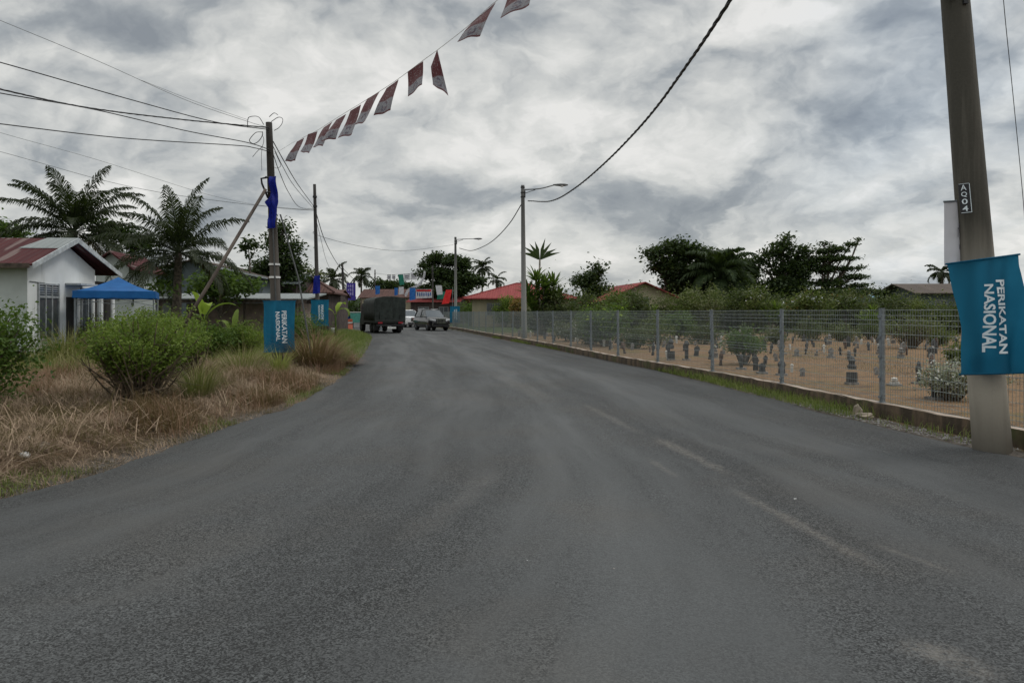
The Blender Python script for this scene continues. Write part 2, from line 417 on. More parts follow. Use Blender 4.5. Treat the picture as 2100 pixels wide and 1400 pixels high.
def vnoise(x, y, s, seed=0):
    """smooth value noise on arrays"""
    r_ = np.random.default_rng(seed).random((64, 64)); x = x * s; y = y * s
    xi = np.floor(x).astype(int); yi = np.floor(y).astype(int); fx = x - xi; fy = y - yi
    fx = fx * fx * (3 - 2 * fx); fy = fy * fy * (3 - 2 * fy)
    g = lambda a, b: r_[a % 64, b % 64]
    return (g(xi, yi) * (1 - fx) + g(xi + 1, yi) * fx) * (1 - fy) + (g(xi, yi + 1) * (1 - fx) + g(xi + 1, yi + 1) * fx) * fy
sst = lambda a, b, x: (lambda t: t * t * (3 - 2 * t))(np.clip((x - a) / (b - a), 0, 1))

def ground_h(x, y):
    x = np.asarray(x, float); y = np.asarray(y, float)
    dl = XL(y) - x; dr = x - XR(y); dw = x - XW(y)
    h = np.full(x.shape, -.07)
    h = np.where(dl > -.15, -.07 + .06 * sst(-.15, .12, dl) + .13 * sst(.1, 1.3, dl), h)
    h = h + np.where(dl > .2, (vnoise(x, y, 1.3, 1) - .4) * .12 * sst(.2, 1.5, dl), 0)
    right = (dr > -.15) & (y < 90)
    h = np.where(right, -.07 + .065 * sst(-.15, .1, dr), h)
    cem = (dw > .16) & (y < 76)
    h = np.where((dw > -.3) & (y < 76), -.03, h)
    h = np.where(cem, -.03 + .17 * sst(.16, .5, dw) + (vnoise(x, y, .9, 2) - .5) * .05 * sst(.6, 2, dw), h)
    far = (dr > 0) & (y >= 76)
    h = np.where(far, .02, h)
    return h

# ------------------------------------------------------------------ ground sheet
def axis(lo, hi, step, far, k):
    a = list(np.arange(lo, hi + 1e-6, step)); s_ = step
    b = [hi]; 
    while b[-1] < far: s_ *= k; b.append(b[-1] + s_)
    s_ = step; c = [lo]
    while c[-1] > -far: s_ *= k; c.append(c[-1] - s_)
    return np.array(sorted(set(c[1:] + a + b[1:])))
gx = axis(-16, 16, .16, 1400, 1.12); gy = axis(2, 34, .22, 1600, 1.09)
GX, GY = np.meshgrid(gx, gy); gh = ground_h(GX, GY)
verts = np.stack([GX, GY, gh], -1).reshape(-1, 3)
ny, nx = GX.shape
ii = np.arange((ny - 1) * nx).reshape(ny - 1, nx)[:, :-1].ravel()
faces = np.stack([ii, ii + 1, ii + nx + 1, ii + nx], 1)
ground = mesh_obj('ground', verts, faces, None, None, True)
tag(ground, kind='structure')
att = ground.data.attributes.new('soil', 'FLOAT_COLOR', 'POINT')
dl = XL(GY) - GX; dw = GX - XW(GY)
straw = sst(.1, .8, dl) * (1 - sst(24, 34, GY)) * (1 - sst(7, 10, dl))
green = np.clip(sst(.0, .5, dl) * np.maximum(sst(24, 34, GY), sst(7, 10, dl)), 0, 1)
sand = ((dw > 0) & (GY < 76)).astype(float) * (1 - sst(42, 55, GY)) * (1 - sst(40, 60, GX))
green = np.maximum(green, ((dw > 0)).astype(float) * (1 - sand))
att.data.foreach_set('color', np.stack([straw, green, sand, np.ones_like(sand)], -1).astype(np.float32).ravel())
m, t, b, o = newmat('ground_soil')
g = t.new('ShaderNodeTexCoord').outputs['Object']
at = t.new('ShaderNodeAttribute', attribute_name='soil'); r_, gr_, b_ = t.sep(at.outputs['Vector'])
n = t.noise(g, 1.1, 8, .65); nf = t.noise(g, 11, 8, .75)
soil = t.mix(t.ss(nf, .3, .7), (.055, .048, .042), (.15, .13, .11))
strawc = t.mix(t.ss(nf, .3, .7), (.10, .062, .042), (.25, .165, .10))
strawc = t.mix(t.ss(n, .5, .7), strawc, (.10, .075, .065))
greenc = t.mix(t.ss(nf, .3, .7), (.035, .055, .018), (.085, .11, .03))
sandc = t.mix(t.ss(nf, .25, .75), (.130, .078, .044), (.300, .195, .110))
sandc = t.mix(t.ss(t.noise(g, .55, 6, .65), .50, .64, 0, .55), sandc, (.12, .11, .045))
sandc = t.mix(t.ss(t.noise(t.vm('MULTIPLY', g, (1, 2.2, 1)), .9, 5, .6), .54, .66, 0, .75), sandc, (.085, .060, .048))
c = t.mix(r_, soil, strawc); c = t.mix(gr_, c, greenc); c = t.mix(b_, c, sandc)
t.put(b.inputs['Base Color'], c); b.inputs['Roughness'].default_value = .95; b.inputs['Specular IOR Level'].default_value = .15
bp = t.new('ShaderNodeBump'); bp.inputs['Strength'].default_value = .7; bp.inputs['Distance'].default_value = .05
t.put(bp.inputs['Height'], nf); t.l.new(bp.outputs[0], b.inputs['Normal'])
ground.data.materials.append(m)

# ------------------------------------------------------------------ road
zz = np.concatenate([np.arange(-40, 2, 1.5), np.arange(2, 40, .25), np.arange(40, 100, 1.5), np.arange(100, 250, 5)])
NU = 41
uu = np.linspace(0, 1, NU)
ew = (vnoise(zz, zz * 0, 2.3, 5) - .5) * .17 + (vnoise(zz, zz * 0, .6, 6) - .5) * .12
er = (vnoise(zz, zz * 0, 2.1, 8) - .5) * .09 + (vnoise(zz, zz * 0, .7, 9) - .5) * .14
xl = XL(zz) + ew; xr = XR(zz) + er
RXg = xl[:, None] * (1 - uu) + xr[:, None] * uu
RYg = np.repeat(zz[:, None], NU, 1)
edge = np.minimum(uu, 1 - uu)[None, :] * (xr - xl)[:, None]
RZg = -.03 * (1 - sst(0, .18, edge)) + .012 * (vnoise(RXg, RYg, .5, 11) - .5)
verts = np.stack([RXg, RYg, RZg], -1).reshape(-1, 3); ny, nx = RXg.shape
ii = np.arange((ny - 1) * nx).reshape(ny - 1, nx)[:, :-1].ravel()
faces = np.stack([ii, ii + 1, ii + nx + 1, ii + nx], 1)
road = mesh_obj('road', verts, faces, None, None, True); tag(road, kind='structure')
cl = np.concatenate([[0], np.cumsum(np.hypot(np.diff((xl + xr) / 2), np.diff(zz)))])
UVv = np.stack([np.broadcast_to(uu, RXg.shape), np.repeat(cl[:, None], NU, 1)], -1).reshape(-1, 2)
uvl = road.data.uv_layers.new(name='along')
li = np.empty(len(road.data.loops), dtype=np.int32); road.data.loops.foreach_get('vertex_index', li)
uvl.data.foreach_set('uv', UVv[li].astype(np.float32).ravel())
m, t, b, o = newmat('asphalt')
g = t.new('ShaderNodeTexCoord').outputs['Object']; gx_, gy_, gz_ = t.sep(g)
uv = t.new('ShaderNodeUVMap', uv_map='along').outputs[0]; ux, uy, _ = t.sep(uv)
st = t.noise(t.xyz(t.m('MULTIPLY', ux, 9.0), t.m('MULTIPLY', uy, .10), 0), 1.0, 5, .6, .3)
st2 = t.noise(t.xyz(t.m('MULTIPLY', ux, 30.0), t.m('MULTIPLY', uy, .16), 5), 1.0, 4, .6, .2)
big = t.noise(g, .28, 5, .6)
agg = t.noise(g, 120, 3, .85)
vor = t.new('ShaderNodeTexVoronoi'); vor.inputs['Scale'].default_value = 115; t.put(vor.inputs['Vector'], g)
vr = t.sep(vor.outputs['Color'])[0]
grain_amt = t.m('MULTIPLY', t.ss(st, .42, .60, .30, 1.0), t.ss(t.noise(g, 1.4, 4, .6), .3, .65, .5, 1.0))
lum = t.m('MULTIPLY_ADD', t.m('SUBTRACT', st, .5), -.055, .046)
lum = t.m('MULTIPLY_ADD', t.m('SUBTRACT', st2, .5), .034, lum)
lum = t.m('MULTIPLY_ADD', t.m('SUBTRACT', big, .5), .034, lum)
# the lighter, polished wheel paths and the newer darker strip along the right edge
for (c0, wd, am) in ((.24, .07, .012), (.50, .08, .016), (.74, .05, .008), (.93, .09, -.016), (.03, .05, -.012)):
    dd = t.m('DIVIDE', t.m('SUBTRACT', ux, c0), wd)
    lum = t.m('MULTIPLY_ADD', t.m('EXPONENT', t.m('MULTIPLY', t.m('MULTIPLY', dd, dd), -1.0)), am, lum)
gr = t.m('MULTIPLY', t.m('SUBTRACT', t.m('ADD', agg, t.m('MULTIPLY', vr, .6)), .8), grain_amt)
lum = t.m('MAXIMUM', t.m('MULTIPLY_ADD', gr, .24, lum), .010)
# pale dusty scuffs
def seg(x1, y1, x2, y2, wdt):
    L_ = math.hypot(x2 - x1, y2 - y1); tx, ty = (x2 - x1) / L_, (y2 - y1) / L_
    rx = t.m('SUBTRACT', gx_, x1); ry = t.m('SUBTRACT', gy_, y1)
    al = t.m('ADD', t.m('MULTIPLY', rx, tx), t.m('MULTIPLY', ry, ty))
    ac = t.m('ABSOLUTE', t.m('SUBTRACT', t.m('MULTIPLY', rx, ty), t.m('MULTIPLY', ry, tx)))
    ac = t.m('ADD', ac, t.m('MULTIPLY', t.m('SUBTRACT', t.noise(g, 3.5, 4, .6), .5), wdt * 1.5))
    f = t.m('MULTIPLY', t.ss(ac, 0, wdt, 1, 0), t.m('MULTIPLY', t.ss(al, 0, .3 * L_), t.ss(al, .7 * L_, L_, 1, 0)))
    return f
def Gp(a, b_): q = G(a, b_); return q.x, q.y
scf = None
for (a1, b1, a2, b2, wd, am) in ((1330, 890, 1520, 985, .13, .65), (1320, 935, 1400, 985, .07, .4), (1480, 990, 1870, 1200, .10, .55),
                              (1780, 1110, 1980, 1180, .07, .35), (1820, 1300, 2080, 1400, .16, .55), (1180, 820, 1340, 900, .12, .35),
                              (1040, 950, 800, 1130, .22, .18), (1000, 760, 1150, 830, .3, .3)):
    q = t.m('MULTIPLY', seg(*Gp(a1, b1), *Gp(a2, b2), wd), am)
    scf = q if scf is None else t.m('MAXIMUM', scf, q)
scf = t.m('MULTIPLY', scf, t.ss(t.noise(g, 22, 4, .7), .32, .62))
brown = t.ss(t.noise(g, .5, 4, .6), .45, .65)
col = t.mix(brown, t.xyz(t.m('MULTIPLY', lum, .95), t.m('MULTIPLY', lum, 1.0), t.m('MULTIPLY', lum, 1.01)), t.xyz(t.m('MULTIPLY', lum, 1.0), t.m('MULTIPLY', lum, 1.0), t.m('MULTIPLY', lum, .96)))
col = t.mix(t.m('MULTIPLY', scf, .6), col, (.26, .235, .205))
pv = t.new('ShaderNodeTexVoronoi'); pv.inputs['Scale'].default_value = 2.1; t.put(pv.inputs['Vector'], g)
t.put(b.inputs['Base Color'], t.mix(t.ss(pv.outputs['Distance'], .012, .02, .6, 0), col, (.30, .28, .25)))
t.put(b.inputs['Roughness'], t.ss(st, .3, .7, .62, .80)); b.inputs['Specular IOR Level'].default_value = .38
bp = t.new('ShaderNodeBump'); bp.inputs['Strength'].default_value = .55; bp.inputs['Distance'].default_value = .008
t.put(bp.inputs['Height'], t.m('MULTIPLY', t.m('ADD', agg, vr), grain_amt)); t.l.new(bp.outputs[0], b.inputs['Normal'])
road.data.materials.append(m)

# ------------------------------------------------------------------ retaining wall under the fence
m, t, b, o = newmat('kerb_wall')
g = t.new('ShaderNodeTexCoord').outputs['Object']; x, y, z = t.sep(g)
n = t.noise(g, 4, 6, .65); n2_ = t.noise(t.vm('MULTIPLY', g, (1, 1, .25)), 5, 5, .6)
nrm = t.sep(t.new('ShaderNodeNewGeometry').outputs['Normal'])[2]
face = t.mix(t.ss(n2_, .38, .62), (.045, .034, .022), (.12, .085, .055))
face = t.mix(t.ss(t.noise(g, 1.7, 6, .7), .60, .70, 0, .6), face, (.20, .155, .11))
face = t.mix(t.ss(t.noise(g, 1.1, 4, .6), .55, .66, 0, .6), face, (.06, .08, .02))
top = t.mix(t.ss(n, .35, .65), (.30, .24, .19), (.50, .41, .34))  # paler top: light falling on the wall top put into the colour
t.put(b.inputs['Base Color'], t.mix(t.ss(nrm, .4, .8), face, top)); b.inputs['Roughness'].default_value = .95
bp = t.new('ShaderNodeBump'); bp.inputs['Strength'].default_value = .7; bp.inputs['Distance'].default_value = .03
t.put(bp.inputs['Height'], n); t.l.new(bp.outputs[0], b.inputs['Normal'])
M['kerb'] = m
wz = np.concatenate([np.arange(-10, 40, .25), np.arange(40, 74, .8)]); wx = XW(wz); tg = np.gradient(wx, wz)
nrmv = np.stack([np.ones_like(tg), -tg], 1); nrmv /= np.linalg.norm(nrmv, axis=1)[:, None]
def off(d): return wx + nrmv[:, 0] * d, wz + nrmv[:, 1] * d
jt = (vnoise(wz, wz * 0, 3, 21) - .5) * .02
topz = .205 + jt
mb = MB(); rings = []
for i in range(len(wz)):
    ring = []
    for d, h_ in ((0, -.1), (-.005, .10), (.0, topz[i] - .012), (.012, topz[i]), (.13, topz[i] - .004), (.14, topz[i] - .02), (.14, -.1)):
        jj = random.uniform(-.003, .003)
        ring.append((wx[i] + nrmv[i, 0] * (d + jj), wz[i] + nrmv[i, 1] * (d + jj), h_ + (random.uniform(-.006, .006) if h_ > .15 else 0)))
    rings.append(ring)
mb.loft(rings)
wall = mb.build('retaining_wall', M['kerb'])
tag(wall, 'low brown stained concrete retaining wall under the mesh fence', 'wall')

# ------------------------------------------------------------------ mesh fence : posts and panels
pz = [10.94]; 
def arc_next(z, d):
    s_ = 1 if d > 0 else -1; acc = 0; 
    while acc < abs(d):
        z2 = z + s_ * .02; acc += math.hypot(.02, float(XW(z2) - XW(z))); z = z2
    return z
while pz[-1] < 70: pz.append(arc_next(pz[-1], 2.97))
back = [10.94]
while back[-1] > -2: back.append(arc_next(back[-1], -2.97))
pz = back[1:][::-1] + pz
fx0, fz0 = float(XW(10.94)), 10.94
fence = thing('mesh_fence', 'long grey green welded wire mesh fence on the low wall beside the cemetery', 'fence', (fx0, fz0, .19))
FH = 1.46
fp = []
for z_ in pz:
    x_ = float(XW(z_)); dxz = float(XW(z_ + .05) - XW(z_ - .05)) / .1; nn_ = Vector((1, -dxz, 0)).normalized()
    fp.append(Vector((x_, z_, .19)) + nn_ * .075)
mb = MB(); mb.box((0, 0, FH / 2), (.06, .07, FH), 0, .008); mb.box((0, 0, FH + .006), (.066, .076, .012)); mb.box((0, 0, .01), (.13, .13, .015))
for k in range(5): mb.box((-.045, 0, .1 + k * .31), (.022, .05, .035))
post0 = mb.build('post', M['steel'])
first = True
for i, p in enumerate(fp):
    a = post0 if first else post0.copy()
    if not first: COL.objects.link(a)
    first = False
    d = fp[min(i + 1, len(fp) - 1)] - fp[max(i - 1, 0)]
    a.parent = fence; a.location = p - fence.location
    a.rotation_euler = (R(random.uniform(-1.2, 1.2)), R(random.uniform(-1.3, 1.3)), math.atan2(d.y, d.x) - math.pi / 2)
mb = MB(); Lp = 2.93
def wirev(x0_, z0_, z1_, r=.0024):
    mb.add([(x0_ - r, -r, z0_), (x0_ + r, -r, z0_), (x0_, r, z0_), (x0_ - r, -r, z1_), (x0_ + r, -r, z1_), (x0_, r, z1_)], [(0, 1, 4, 3), (1, 2, 5, 4), (2, 0, 3, 5)])
zs_ = [.04, .10, .16]; 
hz_ = [.03, .10, .16] + [.16 + .155 * k for k in range(1, 3)] + [.62, .68, .74] + [.74 + .17 * k for k in range(1, 3)] + [1.22, 1.29, 1.36, 1.44]
for k in range(int(Lp / .052) + 1): wirev(k * .052, .03, 1.455)
for h_ in hz_:
    r = .0034
    mb.add([(0, -.006 - r, h_ - r), (0, -.006 + r, h_ - r), (0, -.006, h_ + r), (Lp, -.006 - r, h_ - r), (Lp, -.006 + r, h_ - r), (Lp, -.006, h_ + r)], [(0, 1, 4, 3), (1, 2, 5, 4), (2, 0, 3, 5)])
panel0 = mb.build('mesh_panel', M['wire'], fixn=False); first = True
for i in range(len(fp) - 1):
    a = panel0 if first else panel0.copy()
    if not first: COL.objects.link(a)
    first = False
    d = fp[i + 1] - fp[i]
    a.parent = fence; a.location = fp[i] - fence.location + Vector((-.03, 0, 0)); a.scale = (d.length / Lp, 1, 1)
    a.rotation_euler = (0, 0, math.atan2(d.y, d.x))

# ------------------------------------------------------------------ vegetation generators (numpy)
def leaf_arrays(c, d, s, L, W, bend=.15):
    """c centres, d directions, s side vectors: rhombic leaves"""
    n = len(c); L = np.asarray(L).reshape(-1, 1) * np.ones((n, 1)); W = np.asarray(W).reshape(-1, 1) * np.ones((n, 1))
    nr = np.cross(d, s)
    v0 = c - d * L * .5; v2 = c + d * L * .5 - nr * L * bend; v1 = c + s * W * .5; v3 = c - s * W * .5
    V = np.stack([v0, v1, v2, v3], 1).reshape(-1, 3)
    Fq = np.arange(n * 4).reshape(n, 4)
    return V, Fq
def unit(a): return a / (np.linalg.norm(a, axis=-1, keepdims=True) + 1e-9)
def rand_leaves(c, L, W, flat=.5, rg=rng):
    n = len(c); nrm = rg.normal(size=(n, 3)); nrm[:, 2] = np.abs(nrm[:, 2]) + flat; nrm = unit(nrm)
    d = unit(np.cross(nrm, rg.normal(size=(n, 3)))); s_ = np.cross(nrm, d)
    k = rg.uniform(.65, 1.3, n)
    return leaf_arrays(c, d, s_, L * k, W * k)
DM = 6.0
def clump_points(blobs_, dens, cr, per, rg=rng, shell=.5, flatz=.65):
    pts = []; cen = []
    for (cx, cy, cz, rx, ry, rz) in blobs_:
        n = max(4, int(DM * dens * rx * ry * rz * 4.19))
        d = unit(rg.normal(size=(n, 3))); r_ = rg.uniform(0, 1, (n, 1)) ** shell
        c = d * r_ * np.array([rx, ry, rz]) + np.array([cx, cy, cz]); cen.append(c)
        k = rg.poisson(per, n); rep = np.repeat(c, k, 0)
        cs = np.repeat(rg.uniform(.6, 1.35, n), k)[:, None]
        pts.append(rep + rg.normal(size=rep.shape) * cr * cs * np.array([1, 1, flatz]))
    return np.concatenate(pts), np.concatenate(cen)

def tree(name, label, base, blobs_, leaf, bark='bark', trunk_r=.2, split=.35, dens=1.2, cr=.35, per=22, L=.3, W=.16, group=None, cat='tree', shell=.5, flat=.5, twigs=.35, flatz=.65):
    t_ = thing(name, label, cat, base, 0, group)
    pts, cen = clump_points(blobs_, dens, cr, per, shell=shell, flatz=flatz)
    V, Fq = rand_leaves(pts, L, W, flat)
    top = max(b_[2] for b_ in blobs_)
    mbt = MB(); sp = Vector((blobs_[0][0] * .15, 0, top * split))
    trunk_pts = smooth_path([(0, 0, -.2), (sp.x * .3 + .05, .03, sp.z * .5), sp], 4)
    mbt.tube(trunk_pts, list(np.linspace(trunk_r * 1.25, trunk_r * .8, len(trunk_pts))), 8)
    for b_ in blobs_:
        e = Vector(b_[:3]); md = sp.lerp(e, .5) + Vector((random.uniform(-.2, .2), random.uniform(-.2, .2), random.uniform(.05, .25))) * (e - sp).length * .3
        pp = smooth_path([sp, md, e], 4); mbt.tube(pp, list(np.linspace(trunk_r * .55, trunk_r * .18, len(pp))), 5, False)
        near = [c for c in cen if abs(c[0] - e.x) <= b_[3] and abs(c[1] - e.y) <= b_[4] and abs(c[2] - e.z) <= b_[5]]
        for c in near[:int(len(near) * twigs)][:26]:
            s0 = pp[random.randrange(len(pp) // 2, len(pp))]
            mbt.tube([s0, s0.lerp(Vector(c), .5) + Vector((0, 0, .06)), Vector(c)], [trunk_r * .16, trunk_r * .1, trunk_r * .04], 4, False)
    mbt.build('trunk', M[bark], t_, True)
    mesh_obj('crown', V, Fq, M[leaf], t_)
    return t_

def bush(name, label, base, r, h, leaf, n=4000, L=.05, W=.028, stems=26, low=.35, seed=0, cat='shrub', group=None, stem_mat='stem', spread=1.0, ry=None, cr=None, flowers=None, spike=.0, vase=0.0):
    t_ = thing(name, label, cat, base, 0, group); rg = np.random.default_rng(seed + 100)
    mbt = MB(); tips = []
    ry = ry or r
    for k in range(stems):
        a = rg.uniform(0, 6.283); q = math.sqrt(rg.uniform(.02, 1)); hh = h * rg.uniform(.60, 1.0) * (1 - .28 * q * q)
        e = Vector((math.cos(a) * r * q * .92, math.sin(a) * ry * q * .92, hh)); b0 = Vector((e.x * .16, e.y * .16, -.05))
        md = b0.lerp(e, .45) + Vector((e.x * -.05, e.y * -.05, h * .06)) + Vector(rg.normal(size=3)) * .04 * h
        pp = smooth_path([b0, md, e], 4); s_ = .010 + .006 * h
        mbt.tube(pp, list(np.linspace(s_, s_ * .3, len(pp))), 4, False)
        for tt in (.55, .75, .9, 1.0):
            tips.append(pp[int(tt * (len(pp) - 1))])
        for kk in range(3):
            s0 = pp[int(rg.uniform(.35, .85) * (len(pp) - 1))]
            e2 = s0 + Vector(rg.normal(size=3)) * r * .22; e2.z = min(h * 1.02, max(low * h * .7, e2.z + .06 * h))
            mbt.tube([s0, e2], [s_ * .45, s_ * .2], 3, False); tips.append(e2)
    mbt.build('stems', M[stem_mat], t_, False, fixn=False)
    tips = np.array([tuple(p) for p in tips]); tips = tips[tips[:, 2] > low * h]
    idx = rg.integers(0, len(tips), n); cr_ = cr or r * .14
    pts = tips[idx] + rg.normal(size=(n, 3)) * cr_ * np.array([1, 1, .85])
    pts = pts[pts[:, 2] > low * h * .8]
    if vase: pts = pts[pts[:, 2] > h * (low + vase * (np.hypot(pts[:, 0] / r, pts[:, 1] / ry)) ** 1.5 + rg.normal(0, .05, len(pts)))]
    if spike > 0: pts[:, 2] += rg.exponential(spike, len(pts)) * (pts[:, 2] > h * .75)
    V, Fq = rand_leaves(pts, L, W, .4, rg)
    mesh_obj('foliage', V, Fq, M[leaf], t_)
    if flowers:
        k = rg.integers(0, len(pts), flowers[1]); V, Fq = rand_leaves(pts[k] + np.array([0, 0, .02]), L * 1.3, W * 1.6, .6, rg)
        mesh_obj('flowers', V, Fq, M[flowers[0]], t_)['kind'] = 'stuff'
    return t_

def blades(x, y, h, lean, wd, rg, base_z=None, curl=.35, azs=None):
    n = len(x); z = ground_h(x, y) if base_z is None else base_z
    az = rg.uniform(0, 6.283, n) if azs is None else azs
    ln = lean if hasattr(lean, '__len__') else np.abs(rg.normal(0, lean, n))
    ln = np.clip(ln, 0, 1.5)
    dh = np.stack([np.cos(az), np.sin(az), np.zeros(n)], 1); sd_ = np.stack([-np.sin(az), np.cos(az), np.zeros(n)], 1)
    h = np.asarray(h).reshape(-1, 1); wd = np.asarray(wd).reshape(-1, 1) * np.ones((n, 1))
    b0 = np.stack([x, y, z - .01], 1)
    s1, c1 = np.sin(ln)[:, None], np.cos(ln)[:, None]
    ln2 = np.clip(ln + curl + rg.uniform(0, .5, n), 0, 1.75); s2, c2 = np.sin(ln2)[:, None], np.cos(ln2)[:, None]
    up_ = np.array([[0, 0, 1.0]])
    m1 = b0 + (dh * s1 + up_ * c1) * h * .55; tp = m1 + (dh * s2 + up_ * c2) * h * .45
    V = np.stack([b0 - sd_ * wd * .5, b0 + sd_ * wd * .5, m1 + sd_ * wd * .4, m1 - sd_ * wd * .4, tp], 1).reshape(-1, 3)
    o_ = np.arange(n)[:, None] * 5
    Fq = np.concatenate([o_ + np.array([[0, 1, 2, 3]]), o_ + np.array([[3, 2, 4, 4]])], 0)
    return V, Fq
def blade_mesh(name, V, Fq, mat, parent=None):
    # quads for the lower part, triangles for the tips
    n = len(Fq) // 2; me = bpy.data.meshes.new(name)
    q = Fq[:n]; tr = Fq[n:, :3]
    me.vertices.add(len(V)); me.vertices.foreach_set('co', V.astype(np.float32).ravel())
    loops = np.concatenate([q.ravel(), tr.ravel()]).astype(np.int32)
    me.loops.add(len(loops)); me.loops.foreach_set('vertex_index', loops)
    me.polygons.add(2 * n)
    me.polygons.foreach_set('loop_start', np.concatenate([np.arange(n) * 4, 4 * n + np.arange(n) * 3]).astype(np.int32))
    me.polygons.foreach_set('loop_total', np.concatenate([np.full(n, 4), np.full(n, 3)]).astype(np.int32))
    me.update(calc_edges=True); me.materials.append(mat)
    ob = bpy.data.objects.new(name, me); COL.objects.link(ob)
    if parent: ob.parent = parent
    return ob

# ------------------------------------------------------------------ verge grass (uncountable ground cover)
def scatter(n, zlo, zhi, dlo, dhi, rg, pow_=1.0, side='L'):
    z = zlo + (zhi - zlo) * rg.uniform(0, 1, n) ** pow_; d = dlo + (dhi - dlo) * rg.uniform(0, 1, n)
    return (XL(z) - d, z) if side == 'L' else (XW(z) + d, z)
rg = np.random.default_rng(3)
# matted dry straw
x, y = scatter(140000, 5.2, 20, -.07, 6.0, rg, 1.25)
keep = vnoise(x, y, .8, 31) > .10; x, y = x[keep], y[keep]; dd_ = XL(y) - x
n = len(x)
hh = rg.uniform(.08, .30, n) * (.45 + .75 * sst(.15, 1.4, dd_))
tus = vnoise(x, y, 2.2, 33); hh = hh * (.45 + 1.1 * tus)
V, Fq = blades(x, y, hh, np.clip(rg.normal(1.0, .40, n), .1, 1.5), .0065, rg, azs=12.6 * vnoise(x, y, 1.1, 34) + rg.normal(0, .9, n))
V[:, 2] += np.repeat((rg.uniform(0, .09, n) + .14 * (tus - .3)) * sst(.2, .9, dd_), 5)
tag(blade_mesh('dry_grass', V, Fq, M['straw']), 'matted pale dry straw covering the left verge beside the asphalt', 'dry grass', kind='stuff')
# long broken stalks lying on top of the straw
x, y = scatter(2600, 5.6, 15, .25, 4.5, rg, 1.2); n = len(x)
V, Fq = blades(x, y, rg.uniform(.3, .8, n), np.clip(rg.normal(1.25, .25, n), .5, 1.5), .011, rg); V[:, 2] += np.repeat(rg.uniform(.03, .16, n), 5)
tag(blade_mesh('dry_stalks', V, Fq, M['straw']), 'long broken pale stalks lying over the matted straw', 'dry grass', kind='stuff')
# taller standing reddish dry grass between the shrubs and round the clumps
xs_, ys_ = [], []
for (cpx, cpy, rr_, nn_) in ((150, 800, 1.1, 6000), (110, 840, .9, 3500), (200, 780, .9, 3500), (470, 800, .9, 3500), (620, 800, .9, 4000), (690, 760, 1.2, 4500), (700, 740, 1.1, 3500), (560, 830, .7, 2500), (340, 880, .6, 2200)):
    q = G(cpx, cpy); a = rg.normal(size=(nn_, 2)) * rr_ * .6; xs_.append(q.x + a[:, 0]); ys_.append(q.y + a[:, 1])
x = np.concatenate(xs_); y = np.concatenate(ys_); k = (XL(y) - x) > .15; x, y = x[k], y[k]; n = len(x)
V, Fq = blades(x, y, rg.uniform(.10, .50, n) * (.35 + 1.2 * vnoise(x, y, 2.6, 36)), .55, .0065, rg, azs=12.6 * vnoise(x, y, 1.3, 35) + rg.normal(0, 1.0, n))
tag(blade_mesh('dry_grass', V, Fq, M['straw_red']), 'standing reddish brown dry grass between the shrubs and grass clumps', 'dry grass', kind='stuff')
# green grass along the far verge, edge strips
x, y = scatter(26000, 16, 52, .0, 7, rg, 1.2); hh = rg.uniform(.12, .42, len(x)) * (.5 + .5 * sst(0, 1, XL(y) - x)) 
k = rg.uniform(0, 1, len(x)) < sst(17, 25, y + 3.0 * (vnoise(x, y, .5, 4) - .5)); x, y, hh = x[k], y[k], hh[k]
V, Fq = blades(x, y, hh, .4, .016, rg)
tag(blade_mesh('green_grass', V, Fq, M['grass_green']), 'knee high green grass on the far part of the left verge', 'grass', kind='stuff')
x, y = scatter(16000, 5.5, 20, .0, .75, rg, 1.0); k = vnoise(x, y, .9, 41) > .50; x, y = x[k], y[k]
V, Fq = blades(x, y, rg.uniform(.03, .12, len(x)), .6, .006, rg)
tag(blade_mesh('green_grass', V, Fq, M['grass_green']), 'short green grass in patches along the left asphalt edge', 'grass', kind='stuff')
x, y = scatter(22000, 15, 60, 4.5, 16, rg, 1.2); V, Fq = blades(x, y, rg.uniform(.3, .8, len(x)), .35, .022, rg)
tag(blade_mesh('tall_weeds', V, Fq, M['grass_tuft']), 'waist high weeds filling the plot in front of the houses', 'weeds', kind='stuff')
# right verge in front of the wall
z = rg.uniform(8.5, 45, 20000); d = rg.uniform(.01, .62, len(z)); x = XW(z) - d
mask = vnoise(x * 0 + 1, z, .55, 51) > .40; ok = (x > XR(z) - .05) & mask & ((z > 11) | (rg.uniform(0, 1, len(z)) < .15)); x, z = x[ok], z[ok]
hh = rg.uniform(.04, .20, len(x)) * (.5 + vnoise(x * 0 + 1, z, .55, 51))
V, Fq = blades(x, z, hh, .5, .008, rg, base_z=np.zeros(len(x)))
tag(blade_mesh('green_grass', V, Fq, M['grass_green']), 'green grass tufts at the foot of the retaining wall on the right', 'grass', kind='stuff')
# low sparse grass in the cemetery
z = 9 + 34 * rg.uniform(0, 1, 60000) ** 1.4; x = XW(z) + rg.uniform(.25, 1, len(z)) * (3 + z * .75)
k = vnoise(x, z, .35, 61) > .45; x, z = x[k], z[k]
V, Fq = blades(x, z, rg.uniform(.03, .13, len(x)), .6, .007, rg)
tag(blade_mesh('dry_grass', V, Fq, M['straw']), 'thin dry grass scattered over the sandy cemetery ground', 'dry grass', kind='stuff')

